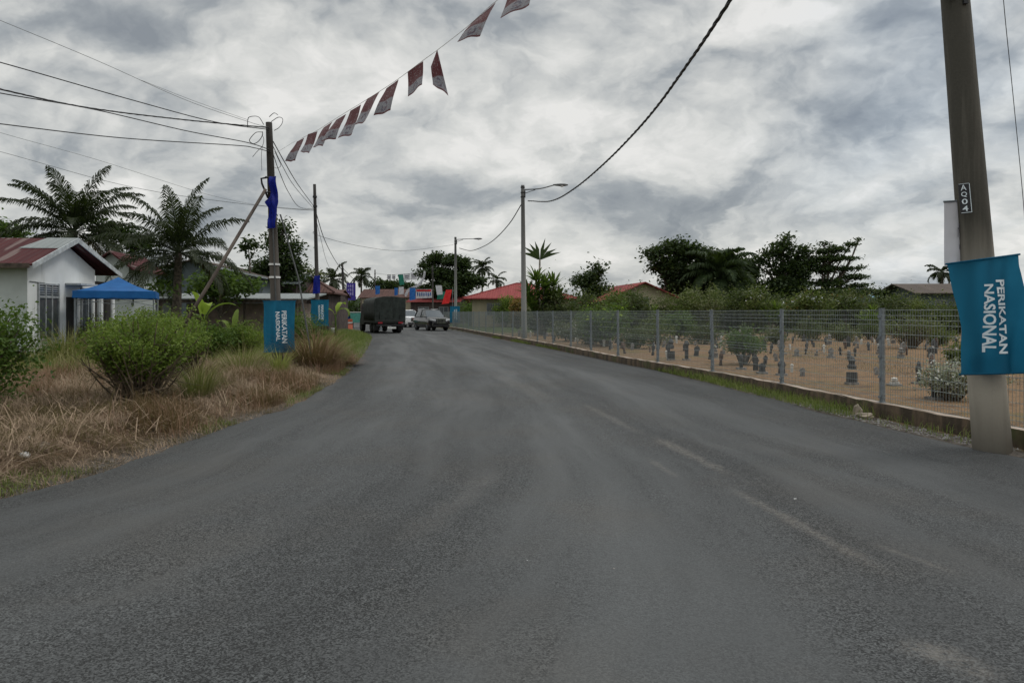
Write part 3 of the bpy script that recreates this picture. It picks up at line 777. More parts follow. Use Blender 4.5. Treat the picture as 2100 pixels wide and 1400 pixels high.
# tall grass clumps
def clump(label, base, n, h, r, mat, seed, lean=.28, wd=.009, name='grass_clump'):
    rg_ = np.random.default_rng(seed); t_ = thing(name, label, 'grass clump', base); n = int(n * .6); lean *= 1.35
    a = rg_.uniform(0, 6.283, n); q = np.sqrt(rg_.uniform(0, 1, n)) * r
    x_, y_ = np.cos(a) * q, np.sin(a) * q
    V, Fq = blades(x_, y_, h * rg_.uniform(.25, 1.12, n), np.clip(q / r * lean + np.abs(rg_.normal(0, .2, n)), 0, 1.35), wd, rg_, base_z=np.zeros(n), curl=.30, azs=a + rg_.normal(0, .5, n))
    blade_mesh('blades', V, Fq, M[mat], t_)
    return t_
def Gh(px, py, dz=0):
    q = G(px, py); return (q.x, q.y, float(ground_h(q.x, q.y)) + dz)
clump('tall green brown grass clump right of the large leafy shrub', Gh(408, 838), 900, 1.05, .16, 'grass_tuft', 1, .35)
clump('green reed like grass clump behind the dry straw left of the blue pole banner', Gh(498, 790), 1100, 1.15, .22, 'grass_tuft', 2, .45, .010)
clump('pale yellow green grass clump in front of the blue pole banner', Gh(572, 785), 420, .85, .12, 'grass_yellow', 3, .22, .016)
clump('big reddish brown grass clump right of the blue pole banner', Gh(645, 762), 2200, 1.5, .38, 'straw_red', 4, .55, .012)
clump('brown green grass clump beside the stay rod foot', Gh(672, 752), 1500, 1.25, .34, 'grass_tuft', 5, .6, .012)
clump('low brown grass clump at the bend of the asphalt edge', Gh(700, 748), 1300, .75, .4, 'straw_red', 6, .8, .010)
clump('olive grass clump between the two big shrubs in the gap', Gh(140, 752), 1500, 1.5, .45, 'grass_tuft', 7, .45, .012)
clump('slim olive grass clump just behind the large leafy shrub', Gh(238, 742), 900, 1.45, .3, 'grass_tuft', 8, .3, .012)

# ------------------------------------------------------------------ shrubs on the left
bush('shrub', 'dark green dense shrub at the left edge of the picture', Gh(-92, 872), 1.12, 1.58, 'leaf_mid', 15000, .068, .040, 46, .10, 1)
bush('shrub', 'large leafy shrub with bare stems below standing in dry straw', Gh(290, 850), .95, 1.54, 'leaf_bright', 21000, .050, .028, 100, .26, 2, cr=.080, vase=.42)
bush('shrub', 'leafy shrub joined to the right side of the large shrub', Gh(372, 805), .62, 1.42, 'leaf_bright', 11000, .050, .028, 54, .30, 3, cr=.080, vase=.38)
bush('shrub', 'bright shrub behind the large one, in front of the blue canopy', Gh(285, 765), .85, 1.60, 'leaf_bright', 9000, .060, .034, 34, .35, 4)
bush('shrub', 'bright green bush under the white house wall corner', Gh(60, 728), 1.7, 1.42, 'leaf_bright', 9000, .065, .036, 34, .3, 5)
bush('shrub', 'rounded olive bush below the barred window', Gh(165, 735), 1.2, 1.38, 'leaf_olive', 8000, .06, .03, 34, .3, 6)
bush('shrub', 'lime tinted bush left of the banana plant', Gh(350, 745), 1.1, 1.36, 'leaf_bright', 8500, .065, .036, 34, .3, 7)
bush('shrub', 'dark green broad leaf bush under the banana leaves', Gh(440, 742), .95, 1.1, 'leaf_mid', 4500, .10, .06, 24, .25, 8)
bush('shrub', 'yellow green bush left of the blue pole banner', Gh(500, 738), 1.1, 1.15, 'leaf_bright', 6000, .065, .03, 30, .25, 9)
bush('shrub', 'low green bush behind the second blue banner', Gh(600, 712), 1.7, 1.35, 'leaf_mid', 6000, .09, .045, 30, .25, 10)
bush('shrub', 'tall thin shoots rising over the shrubs beside the blue canopy', Gh(300, 742), .6, 1.78, 'leaf_bright', 2600, .07, .03, 16, .45, 11)
bush('shrub', 'deep green bush at the back between canopy and coconut trunk', Gh(310, 695), 1.7, 1.65, 'leaf_mid', 6000, .12, .06, 26, .3, 12)
bush('shrub', 'mid green bush at the front of the low outbuilding', Gh(475, 692), 2.0, 1.15, 'leaf_mid', 7000, .12, .06, 30, .3, 13)

def big_leaf(mb_, base, az, el, L_, W_, droop, rg_):
    """one long broad blade with a folded midrib"""
    n_ = 9; p = Vector(base); th = el; pts = []
    for i in range(n_):
        pts.append((Vector(p), th)); th -= droop / n_ * (1 + i * .25)
        p = p + Vector((math.cos(az) * math.cos(th), math.sin(az) * math.cos(th), math.sin(th))) * L_ / (n_ - 1)
    sd_ = Vector((-math.sin(az), math.cos(az), 0)); vs_ = []
    for i, (q, th) in enumerate(pts):
        f = i / (n_ - 1); wv = W_ * .5 * max(.02, math.sin(math.pi * min(1, (f * .92 + .05))) ** .6) * (1 - .1 * math.sin(f * 20))
        nr = Vector((-math.cos(az) * math.sin(th), -math.sin(az) * math.sin(th), math.cos(th)))
        vs_ += [q - sd_ * wv + nr * wv * .35, q, q + sd_ * wv + nr * wv * .35]
    fs = []
    for i in range(n_ - 1):
        a = i * 3; fs += [(a, a + 1, a + 4, a + 3), (a + 1, a + 2, a + 5, a + 4)]
    mb_.add(vs_, fs)
def banana(label, base, leaves, stem_h, mat, seed, name='banana_plant', cat='plant'):
    rg_ = np.random.default_rng(seed); t_ = thing(name, label, cat, base)
    mbs = MB(); mbs.tube([(0, 0, -.1), (.01, 0, stem_h * .5), (0, 0, stem_h)], [.07, .055, .035], 8); mbs.build('stem', M['leaf_mid'], t_, True)
    for (az, el, L_, W_, dr) in leaves:
        mbl = MB(); mbl.tube([(0, 0, stem_h * .9), (math.cos(az) * .12, math.sin(az) * .12, stem_h + .18 * math.sin(el))], [.016, .012], 4)
        big_leaf(mbl, (math.cos(az) * .12, math.sin(az) * .12, stem_h + .18 * math.sin(el)), az, el, L_, W_, dr, rg_)
        mbl.build('leaf', M[mat if not isinstance(mat, list) else mat[leaves.index((az, el, L_, W_, dr)) % len(mat)]], t_, True, fixn=False)
    return t_
banana('young banana plant with two upright lime yellow leaves', Gh(418, 742), [(R(235), R(84), .78, .40, .35), (R(-55), R(66), .85, .32, 1.0), (R(10), R(55), 1.0, .24, .8), (R(170), R(30), 1.0, .24, 1.7), (R(90), R(60), .8, .22, .8)], 1.22, ['leaf_lime', 'leaf_lime', 'leaf_bright', 'leaf_mid', 'leaf_mid'], 1)
banana('banana plant with arching green leaves between lime leaved plant and blue banner', Gh(478, 738), [(R(95), R(80), .9, .20, .4), (R(5), R(50), 1.0, .20, 1.9), (R(185), R(50), 1.0, .20, 1.8), (R(-40), R(40), 1.0, .2, 1.9), (R(220), R(45), 1.0, .2, 1.9), (R(30), R(70), .9, .18, 1.0), (R(150), R(70), .9, .18, 1.0)], .62, ['leaf_bright', 'leaf_bright', 'leaf_mid'], 2)
banana('small banana plant with bright leaves right of the second blue banner', Gh(688, 698), [(R(70), R(70), 1.1, .35, 1.0), (R(-20), R(50), 1.1, .3, 1.6), (R(190), R(50), 1.1, .3, 1.6)], 1.4, ['leaf_lime', 'leaf_bright'], 3)
banana('banana plant with drooping leaves at far left of the lime leaved plant', Gh(372, 735), [(R(170), R(50), 1.0, .22, 2.0), (R(20), R(60), .9, .2, 1.8), (R(270), R(50), .9, .22, 2.0)], .95, ['leaf_bright', 'leaf_mid'], 4)

# ------------------------------------------------------------------ palms
def frond(L_, az, el, droop, rg_, nl=34, ll=.75, wd=.05, twist=0.0):
    """returns builder holding one pinnate frond starting at the origin"""
    mbf = MB(); pts = []; p = Vector((0, 0, 0)); th = el; ns = 14
    for i in range(ns + 1):
        pts.append((Vector(p), th)); th -= droop / ns * (.35 + 1.3 * i / ns)
        p = p + Vector((math.cos(az) * math.cos(th), math.sin(az) * math.cos(th), math.sin(th))) * L_ / ns
    mbf.tube([q for q, _ in pts], list(np.linspace(.032, .008, ns + 1)), 4, False)
    side = Vector((-math.sin(az), math.cos(az), 0))
    for k in range(nl):
        f = .14 + .86 * k / (nl - 1); i = min(ns - 1, int(f * ns)); fr = f * ns - i
        q = pts[i][0].lerp(pts[i + 1][0], fr); fw = (pts[i + 1][0] - pts[i][0]).normalized(); upv = side.cross(fw) * -1
        if upv.z < 0: upv = -upv
        l_ = ll * (math.sin(math.pi * (f * .80 + .16)) ** .7) * rg_.uniform(.8, 1.1)
        for sg in (-1, 1):
            d0 = (side * sg * (1.0 - .45 * f) + fw * (.55 + .5 * f) + upv * .15 + Vector(rg_.normal(size=3)) * .08).normalized()
            d1 = (d0 + Vector((0, 0, -1)) * rg_.uniform(.9, 2.0)).normalized()
            wv = fw * wd * .5
            a = q; b_ = q + d0 * l_ * .55; c_ = b_ + d1 * l_ * .45
            mbf.add([a - wv * .6, a + wv * .6, b_ + wv, b_ - wv, c_], [(0, 1, 2, 3), (3, 2, 4)])
    return mbf
def palm(name, label, base, h, L_, n, leaf, seed, trunk_r=.16, lean=(0, 0), els=(-25, 80), nl=34, ll=.75, wd=.05, parts=False, group=None, bark='bark', dead=0, droop=1.3):
    rg_ = np.random.default_rng(seed); t_ = thing(name, label, 'palm tree', base, 0, group)
    top = Vector((lean[0], lean[1], h)); mbt = MB()
    pp = smooth_path([(0, 0, -.2), (lean[0] * .35, lean[1] * .35, h * .5), top], 8)
    mbt.tube(pp, [trunk_r * (1.25 - .5 * i / len(pp) + (.06 if i % 2 else 0)) for i in range(len(pp))], 9)
    mbt.build('trunk', M[bark], t_, True)
    allb = MB()
    for k in range(n):
        f = (k + .5) / n; el = R(els[1] + (els[0] - els[1]) * f ** .85 + rg_.uniform(-8, 8)); az = k * 2.399 + rg_.uniform(-.3, .3)
        fb = frond(L_ * rg_.uniform(.85, 1.08), az, el, droop * rg_.uniform(.75, 1.2) + .4 * f, rg_, nl, ll, wd)
        if parts:
            fo = fb.build('frond', M['leaf_palm_old'] if k >= n - dead else M[leaf], t_, False, loc=tuple(top), fixn=False)
        else: allb.add([(v_[0] + top.x, v_[1] + top.y, v_[2] + top.z) for v_ in fb.v], fb.f)
    if not parts: allb.build('crown', M[leaf], t_, False, fixn=False)
    return t_
palm('coconut_palm', 'tall coconut palm with full dark crown behind the white house', (P(152, 640, 38).x, 38, 0), 5.9, 4.1, 36, 'leaf_palm', 11, .2, els=(-28, 88), nl=60, ll=1.0, wd=.070, parts=True, dead=2, droop=.95)
palm('coconut_palm', 'coconut palm with brown fibrous trunk right of the blue canopy', (P(362, 640, 33).x, 33, 0), 4.35, 3.7, 30, 'leaf_palm', 13, .19, (.1, 0), els=(-25, 87), nl=54, ll=.9, wd=.066, parts=True, dead=1, droop=.95)
# brown fibre skirt of the second palm
for (nm, px_, Z_, h_, L_, n_, sd_, lb, kw) in (
    ('coconut_palm', 684, 85, 5.6, 2.6, 15, 21, 'small far palm left of the purple banner', {}),
    ('coconut_palm', 741, 110, 7.2, 2.4, 15, 22, 'small far palm right of the purple banner', {}),
    ('coconut_palm', 989, 120, 9.2, 2.5, 18, 23, 'far palm with round crown above the red roofed bungalow', {}),
    ('coconut_palm', 1018, 125, 7.3, 2.4, 12, 24, 'lower far palm with drooping crown above the red roof ridge', {}),
    ('coconut_palm', 1932, 80, 6.1, 1.9, 12, 25, 'small far palm left of the large teal banner', {}),
    ('coconut_palm', 1478, 60, 4.6, 3.7, 46, 26, 'broad dark palm with full crown between the two dark trees', dict(els=(-55, 88), nl=44, ll=1.3, wd=.15))):
    k = dict(nl=26, ll=.85, wd=.14, trunk_r=.14, els=(-30, 80)); k.update(kw)
    palm(nm, lb, (P(px_, 640, Z_).x, Z_, 0), h_, L_, n_, 'leaf_palm' if Z_ != 60 else 'leaf_dark', sd_, **k)

def rosette(mbl, c, n, L_, wd, rg_, els=(10, 85), droop=.5):
    for k in range(n):
        az = rg_.uniform(0, 6.283); el = R(rg_.uniform(*els)); th = el; p = Vector(c); vs_ = []
        sdv = Vector((-math.sin(az), math.cos(az), 0)); ns = 5
        for i in range(ns + 1):
            f = i / ns; wv = wd * .5 * (math.sin(math.pi * (.15 + .83 * f)) ** .6 if f < 1 else .05)
            vs_ += [p - sdv * wv, p + sdv * wv]; th -= droop / ns * (.5 + f)
            p = p + Vector((math.cos(az) * math.cos(th), math.sin(az) * math.cos(th), math.sin(th))) * L_ / ns * (.9 + .2 * rg_.uniform())
        mbl.add(vs_, [(2 * i, 2 * i + 1, 2 * i + 3, 2 * i + 2) for i in range(ns)])
def dracaena(label, base, heads, L_, wd, seed, leaf='leaf_mid', name='dragon_tree', n=34, els=(10, 85)):
    rg_ = np.random.default_rng(seed); t_ = thing(name, label, 'tree', base); mbt = MB(); mbl = MB()
    for (hx, hy, hz2) in heads:
        pp = smooth_path([(hx * .1, hy * .1, -.1), (hx * .5, hy * .5, hz2 * .5), (hx, hy, hz2)], 5)
        mbt.tube(pp, list(np.linspace(.07, .045, len(pp))), 6, False); rosette(mbl, (hx, hy, hz2), n, L_, wd, rg_, els)
        for q in (.84, .70): rosette(mbl, (hx * q, hy * q, hz2 * q), n // 2, L_ * .9, wd, rg_, (-5, 70))
    mbt.build('trunk', M['bark_pale'], t_, True, fixn=False); mbl.build('crown', M[leaf], t_, False, fixn=False)
    return t_
dracaena('cluster of strap leaved plants right of the near street lamp', (P(1112, 640, 45).x, 45, .1), [(-.9, 0, 2.6), (-.4, .2, 3.5), (.1, -.2, 3.0), (.7, .1, 3.1), (1.0, .1, 2.2), (-.7, -.3, 1.8), (.3, .3, 2.4)], 1.15, .16, 5, n=30)
rgl = np.random.default_rng(77); t_ = thing('traveller_palm', 'slim palm with a fan of upright leaves rising behind strap leaved cluster', 'palm tree', (P(1107, 640, 47).x, 47, .1)); mbt = MB(); mbl = MB()
mbt.tube([(0, 0, -.1), (-.05, 0, 2.6), (0, 0, 5.0)], [.1, .08, .06], 7); mbt.build('trunk', M['bark_pale'], t_, True)
for k in range(8):
    a_ = R(24 + k * 19 + rgl.uniform(-5, 5)); c_ = Vector((math.cos(a_) * .10, rgl.uniform(-.1, .1), 5.0)); d_ = Vector((math.cos(a_), rgl.uniform(-.2, .2), math.sin(a_) * 1.1)); 
    mid = c_ + d_ * .62; tip = c_ + d_ * rgl.uniform(1.15, 1.4) + Vector((math.cos(a_) * .25, 0, -.15 * abs(math.cos(a_)))); nrm_ = d_.cross(Vector((0, 1, 0))).normalized()
    mbt2 = [c_ - nrm_ * .02, c_ + nrm_ * .02, mid + nrm_ * .11, tip, mid - nrm_ * .11]; mbl.add([q + Vector((0, .05 * (i % 2), 0)) for i, q in enumerate(mbt2)], [(0, 1, 2, 4), (4, 2, 3)])
mbl.build('crown', M['leaf_dark'], t_, False, fixn=False)

# ------------------------------------------------------------------ broadleaf trees
def pxb(cx_px, Z, lst):
    """list of (px,py,rx_px,ry_px[,depth offset]) -> local metre blobs about a base below cx_px"""
    s_ = Z / F; o_ = []
    for q in lst:
        dyy = q[4] if len(q) > 4 else 0.0
        o_.append(((q[0] - cx_px) * s_, dyy, CH - (q[1] - HZ) * s_, q[2] * s_ * 1.12, q[2] * s_, q[3] * s_ * 1.12))
    return o_
def T(name, label, px_, Z, lst, leaf, **kw): return tree(name, label, (P(px_, HZ, Z).x, Z, 0), pxb(px_, Z, lst), leaf, **kw)
T('broadleaf_tree', 'dark leafy tree directly behind the leaning pole with blue banner', 577, 50, [(580, 468, 17, 22), (562, 500, 22, 18), (596, 508, 20, 20), (575, 540, 30, 25), (545, 560, 28, 24), (605, 560, 22, 25), (570, 590, 45, 22)], 'leaf_dark', dens=2.6, cr=.3, per=26, L=.26, W=.15, trunk_r=.16)
T('papaya_tree', 'slender tree with sparse top left of the dark leafy tree', 512, 46, [(512, 496, 14, 5), (500, 505, 8, 5), (524, 508, 9, 5), (512, 520, 12, 5)], 'leaf_dark', dens=3, cr=.18, per=16, L=.3, W=.16, trunk_r=.07, split=.8)
T('bushy_tree', 'bushy dark green tree above the low outbuilding roof', 455, 38, [(430, 585, 38, 22), (470, 590, 35, 22), (445, 562, 22, 12), (500, 585, 28, 16)], 'leaf_mid', dens=2.2, cr=.3, per=26, L=.24, W=.14, trunk_r=.12)
T('bushy_tree', 'olive bushy tree between coconut crown and dark leafy tree', 520, 52, [(505, 572, 28, 14), (535, 580, 25, 14)], 'leaf_mid', dens=2.0, cr=.35, per=26, L=.28, W=.16, trunk_r=.12)
T('broadleaf_tree', 'yellowing round tree behind the rusty brown roof', 640, 62, [(622, 552, 12, 8), (640, 562, 14, 9), (656, 572, 10, 8)], 'leaf_olive', dens=2.0, cr=.3, per=20, L=.3, W=.16, trunk_r=.1)
T('frangipani_tree', 'small tree with long leaves in front of grey cladding', 322, 31, [(318, 585, 22, 9), (335, 595, 16, 8)], 'leaf_mid', dens=4, cr=.22, per=16, L=.3, W=.1, trunk_r=.06)
T('broadleaf_tree', 'green tree crown at the far left edge above the rusty roof', 0, 40, [(-30, 470, 45, 22), (12, 478, 22, 12), (50, 480, 20, 8)], 'leaf_mid', dens=1.8, cr=.32, per=26, L=.26, W=.15)
T('broadleaf_tree', 'dark green tree behind the first coconut palm crown', 235, 44, [(215, 470, 30, 18), (250, 480, 34, 18), (285, 500, 30, 20)], 'leaf_dark', dens=1.8, cr=.32, per=26, L=.26, W=.15)
T('rain_tree', 'big layered dark tree far beyond the road bend', 905, 98, [(893, 530, 22, 10), (925, 535, 30, 9), (870, 545, 16, 6), (950, 545, 22, 7), (895, 560, 34, 13), (940, 570, 34, 14), (965, 580, 24, 13), (915, 592, 46, 14), (880, 600, 22, 14), (985, 574, 14, 5)], 'leaf_dark', dens=.85, cr=.42, per=30, L=.42, W=.22, trunk_r=.4, flatz=.45, shell=.6)
T('broadleaf_tree', 'low far tree behind the army truck canopy', 790, 115, [(775, 583, 16, 8), (800, 588, 26, 9), (830, 592, 26, 9)], 'leaf_dark', dens=.9, cr=.45, per=26, L=.45, W=.24, trunk_r=.2)
T('broadleaf_tree', 'lopsided dark green tree right of the red bungalow', 1195, 62, [(1222, 550, 14, 12), (1215, 570, 24, 14), (1190, 578, 20, 12), (1218, 600, 26, 18), (1240, 595, 10, 12)], 'leaf_dark', dens=1.9, cr=.33, per=26, L=.3, W=.17, trunk_r=.2)
T('broadleaf_tree', 'near black spreading tree above the brown roof', 1395, 62, [(1340, 522, 22, 13), (1385, 508, 26, 20), (1420, 515, 26, 20), (1345, 552, 14, 9), (1375, 550, 30, 20), (1420, 560, 34, 26), (1400, 585, 34, 20)], 'leaf_dark', dens=1.8, cr=.34, per=25, L=.32, W=.18, trunk_r=.25)
T('broadleaf_tree', 'dark tree mass behind the broad palm', 1500, 66, [(1500, 560, 45, 35), (1525, 580, 28, 28), (1455, 545, 30, 30)], 'leaf_dark', dens=1.6, cr=.36, per=28, L=.32, W=.18, trunk_r=.2)
T('broadleaf_tree', 'tall ragged dark tree with pointed crown left of the layered tree', 1620, 60, [(1608, 492, 18, 12), (1600, 515, 24, 14), (1565, 530, 20, 14), (1640, 518, 22, 13), (1590, 555, 16, 22), (1630, 550, 30, 26), (1660, 535, 22, 14), (1610, 590, 46, 22), (1555, 545, 10, 10)], 'leaf_dark', dens=1.9, cr=.3, per=23, L=.28, W=.16, trunk_r=.22)
T('layered_tree', 'dark tree with flat layered branches reaching up to the right', 1690, 60, [(1690, 500, 12, 4), (1708, 505, 14, 3), (1715, 512, 24, 5), (1745, 500, 16, 4), (1762, 492, 9, 3), (1700, 530, 34, 6), (1745, 530, 18, 4), (1690, 552, 30, 7), (1740, 550, 26, 4), (1765, 547, 10, 3), (1750, 568, 28, 5), (1700, 580, 34, 8), (1755, 585, 25, 4), (1720, 600, 60, 9), (1785, 596, 26, 5), (1690, 515, 20, 6)], 'leaf_dark', dens=5.5, cr=.26, per=15, L=.24, W=.12, trunk_r=.2, flatz=.3, shell=.7, twigs=.6)
T('broadleaf_tree', 'low dark trees running left of the dark roofed house', 1850, 64, [(1820, 612, 26, 10), (1860, 612, 26, 12), (1900, 622, 30, 12)], 'leaf_dark', dens=1.6, cr=.35, per=26, L=.3, W=.17, trunk_r=.14)

# ------------------------------------------------------------------ cemetery shrubs and the planting behind it
hed = [  # px, base py, half width px, top py, leaf, label
    (1150, 692, 50, 618, 'leaf_mid', 'dark green bush behind the fence just right of the strap leaved cluster'),
    (1212, 696, 45, 622, 'leaf_mid', 'rounded bush below the lopsided dark tree'),
    (1262, 692, 40, 612, 'leaf_bright', 'bright bush in front of the red roof corner'),
    (1305, 694, 36, 605, 'leaf_mid', 'upright bush before the cream gable, left side'),
    (1352, 690, 38, 612, 'leaf_olive', 'olive bush in front of the cream gable'),
    (1395, 688, 36, 600, 'leaf_bright', 'bright green bush below the near black tree'),
    (1440, 690, 46, 604, 'leaf_olive', 'wide olive bush below the broad palm'),
    (1500, 690, 46, 606, 'leaf_mid', 'wide green bush right below the broad palm trunk'),
    (1550, 688, 42, 600, 'leaf_bright', 'bright bush between palm and ragged tree'),
    (1600, 686, 40, 610, 'leaf_mid', 'green bush below the ragged dark tree'),
    (1650, 686, 42, 604, 'leaf_bright', 'leafy bush left of the orange flowering bush'),
    (1700, 684, 44, 598, 'leaf_mid', 'bush with orange flowers under the layered tree'),
    (1752, 686, 44, 612, 'leaf_olive', 'olive bush right of the orange flowering bush'),
    (1805, 686, 44, 618, 'leaf_mid', 'bush in front of the small blue roof'),
    (1858, 688, 42, 616, 'leaf_olive', 'bush left of the dark roofed house'),
    (1905, 690, 40, 626, 'leaf_bright', 'yellow green bush before the dark roofed house'),
    (1955, 692, 44, 630, 'leaf_mid', 'bush beside the large teal banner, far side of graves'),
    (2030, 692, 50, 622, 'leaf_mid', 'bush behind the large teal banner'),
    (2090, 690, 50, 620, 'leaf_olive', 'last bush at the right edge beyond the graves')]
for i, (px_, by, hw, ty, lf, lb) in enumerate(hed):
    lf = {'leaf_mid': 'leaf_scrub', 'leaf_bright': 'leaf_scrub_light'}.get(lf, lf); by -= (i * 7) % 5; ty += int((((i * 37) % 17) - 9) * 1.5); q = G(px_, by); s_ = q.y / F; h_ = (by - ty) * s_
    bush('bush', lb, (q.x, q.y, .1), hw * s_, h_, lf, 7000, .15, .08, 34, .0, 200 + i, group='bushes along the far side of the cemetery', cat='bush', cr=hw * s_ * .17, flowers=('leaf_red', 260) if 'orange' in lb else None, spike=.22)
for i, (px_, by, hw, ty, lf, lb) in enumerate((
    (965, 668, 30, 618, 'leaf_mid', 'dark hedge bush left under the bungalow wall'), (1003, 670, 28, 622, 'leaf_mid', 'dark hedge bush under the bungalow window'),
    (1035, 674, 24, 608, 'leaf_bright', 'yellow green croton bush left of the near street lamp'), (1062, 678, 20, 616, 'leaf_red', 'reddish croton bush just left of the near street lamp'),
    (1100, 684, 30, 622, 'leaf_olive', 'olive bush right behind the near street lamp'), (1245, 672, 40, 622, 'leaf_mid', 'bush between bungalow and cream gable house'))):
    q = G(px_, by); s_ = q.y / F
    bush('bush', lb, (q.x, q.y, .1), hw * s_, (by - ty) * s_, lf, 4200, .18, .09, 20, .05, 240 + i, group='bushes below the red roofed bungalow', cat='bush', cr=hw * s_ * .18, spike=.1)
for i, (px_, Z_t, top, lf, lb) in enumerate((
    (1282, 50, 588, 'leaf_mid', 'rounded mid green tree left of the cream gable'), (1470, 52, 592, 'leaf_bright', 'light green small tree below the broad palm'),
    (1548, 50, 582, 'leaf_mid', 'mid green small tree at the left foot of the ragged dark tree'), (1665, 50, 588, 'leaf_bright', 'light green small tree left of the orange flowers'),
    (1735, 52, 596, 'leaf_mid', 'mid green small tree below the layered tree'), (1415, 50, 590, 'leaf_olive', 'olive small tree right of the brown roof'),
    (1838, 52, 604, 'leaf_olive', 'olive small tree between blue roof and dark roofed house'))):
    T('small_tree', lb, px_, Z_t, [(px_ + 4 * (i % 3) - 4, top + 12, 13 + 3 * (i % 2), 10), (px_ - 18, top + 26, 18, 12), (px_ + 18, top + 24, 18, 12), (px_, top + 40, 30, 14)], {'leaf_mid': 'leaf_scrub', 'leaf_bright': 'leaf_scrub_light'}.get(lf, lf), dens=1.2, cr=.28, per=22, L=.24, W=.13, trunk_r=.09)
for i, (px_, by, hd, lb) in enumerate(((1330, 690, .8, 'strap leaved plant before the cream gable'), (1582, 688, 1.0, 'strap leaved plant under the ragged dark tree'), (1780, 690, .8, 'strap leaved plant right of the orange flowers'), (1218, 692, .9, 'strap leaved plant in front of the lopsided tree'))):
    q = G(px_, by); dracaena(lb, (q.x, q.y, .1), [(-.3, 0, 1.2 * hd), (.3, .1, 1.7 * hd), (.05, -.2, 1.0 * hd), (.5, 0, 1.1 * hd)], .8, .12, 50 + i, 'leaf_bright', 'strap_leaved_plant', n=18)
q = G(1525, 758); bush('shrub', 'round green shrub with pale stems standing alone among the graves', (q.x, q.y, .1), .62, 1.15, 'leaf_mid', 2600, .08, .045, 26, .38, 301, cr=.11, stem_mat='stone_grey')
q = G(1245, 716); bush('shrub', 'dark shrub with yellow flecks behind the mesh fence near wall bend', (q.x, q.y, .1), 1.5, 1.9, 'leaf_mid', 4200, .13, .07, 28, .2, 302, flowers=('leaf_lime', 160))
q = G(1385, 700); bush('shrub', 'leafy shrub near the graves below the cream gable', (q.x, q.y, .1), 1.3, 1.6, 'leaf_mid', 3200, .15, .08, 24, .2, 303)
q = G(1865, 722); bush('shrub', 'brown twiggy shrub among the far graves', (q.x, q.y, .1), 1.2, 1.5, 'leaf_olive', 1700, .11, .05, 60, .4, 304)
q = G(1950, 838); bush('shrub', 'pale grey green flowering shrub just left of the near pole', (q.x, q.y, .1), .48, .74, 'leaf_grey', 2600, .055, .024, 40, .1, 305, flowers=('stone_white', 240))
q = G(2010, 812); bush('shrub', 'pale flowering shrub behind the near pole', (q.x, q.y, .1), .5, .7, 'leaf_grey', 1800, .055, .024, 30, .1, 306, flowers=('stone_white', 160))
for i, (px_, by, w_, h_, lf, lb) in enumerate((
    (1300, 722, .8, .9, 'leaf_scrub', 'low dark shrub left of the headstone group at the wall bend'), (1345, 712, 1.1, 1.2, 'leaf_scrub_light', 'light shrub behind the headstone group at the wall bend'),
    (1440, 712, .9, .9, 'leaf_scrub', 'low shrub left of the lone round shrub'), (1660, 704, 1.1, 1.0, 'leaf_scrub', 'wide low shrub in the far rows of graves'),
    (1730, 706, .9, .8, 'leaf_olive', 'olive low shrub in the far rows right of the wide one'), (1790, 702, 1.0, 1.1, 'leaf_scrub', 'dark low shrub left of the brown twiggy shrub'),
    (1925, 716, .9, 1.0, 'leaf_scrub_light', 'light low shrub right of the brown twiggy shrub'), (1210, 712, .8, 1.0, 'leaf_scrub', 'dark low shrub close behind the fence near the street lamp'),
    (1590, 712, .6, .7, 'leaf_olive', 'small olive shrub behind the second visible fence post'), (1980, 760, .5, .6, 'leaf_scrub_light', 'small light shrub just behind the large teal banner'))):
    q = G(px_, by); bush('shrub', lb, (q.x, q.y, .1), w_, h_, lf, 1800, .10, .05, 22, .05, 320 + i, spike=.08)
q = G(1170, 706); bush('shrub', 'flowering shrub with white specks behind fence near the street lamp', (q.x, q.y, .1), 1.2, 1.25, 'leaf_olive', 2400, .11, .05, 24, .15, 307, flowers=('stone_white', 120))

# far low woodland so that the horizon closes (reads as one mass)
rgw = np.random.default_rng(91); cs = []
for k in range(420):
    a = R(rgw.uniform(-62, 62)); dd2 = rgw.uniform(170, 240); cs.append((math.sin(a) * dd2, math.cos(a) * dd2, 1.2 + rgw.uniform(0, 2.2), rgw.uniform(3, 6), rgw.uniform(3, 6), rgw.uniform(1.6, 3.0)))
pts, _c = clump_points(cs, .012, .9, 26, rgw); V, Fq = rand_leaves(pts, 1.0, .6, .4, rgw)
tag(mesh_obj('far_woodland', V, Fq, M['leaf_dark']), 'low dark belt of far trees closing the horizon', 'woodland', kind='stuff')

# ------------------------------------------------------------------ grave markers
def nisan(kind, h_):
    mb_ = MB()
    if kind == 0: mb_.lathe([(.05, 0), (.05, .2 * h_), (.035, .3 * h_), (.065, .55 * h_), (.07, .7 * h_), (.04, .82 * h_), (.045, .9 * h_), (.012, h_)], n=8)
    elif kind == 1:
        prof = [(-.09, 0), (.09, 0), (.075, .5 * h_), (.11, .62 * h_), (.08, .82 * h_), (0, h_), (-.08, .82 * h_), (-.11, .62 * h_), (-.075, .5 * h_)]
        mb_.prism(prof, 'y', -.03, .03)
    elif kind == 2: mb_.lathe([(.06, 0), (.06, .75 * h_), (.08, .78 * h_), (.08, .86 * h_), (.03, h_)], n=4)
    elif kind == 3:
        mb_.box((0, 0, h_ * .2), (.19, .13, h_ * .4), 0, .02); mb_.lathe([(.07, .5 * h_), (.085, .62 * h_), (.05, .72 * h_), (.075, .85 * h_), (.02, h_)], n=8)
    else: mb_.box((0, 0, h_ * .45), (.5, .9, h_ * .9), 0, .04)
    return mb_
kinds = []
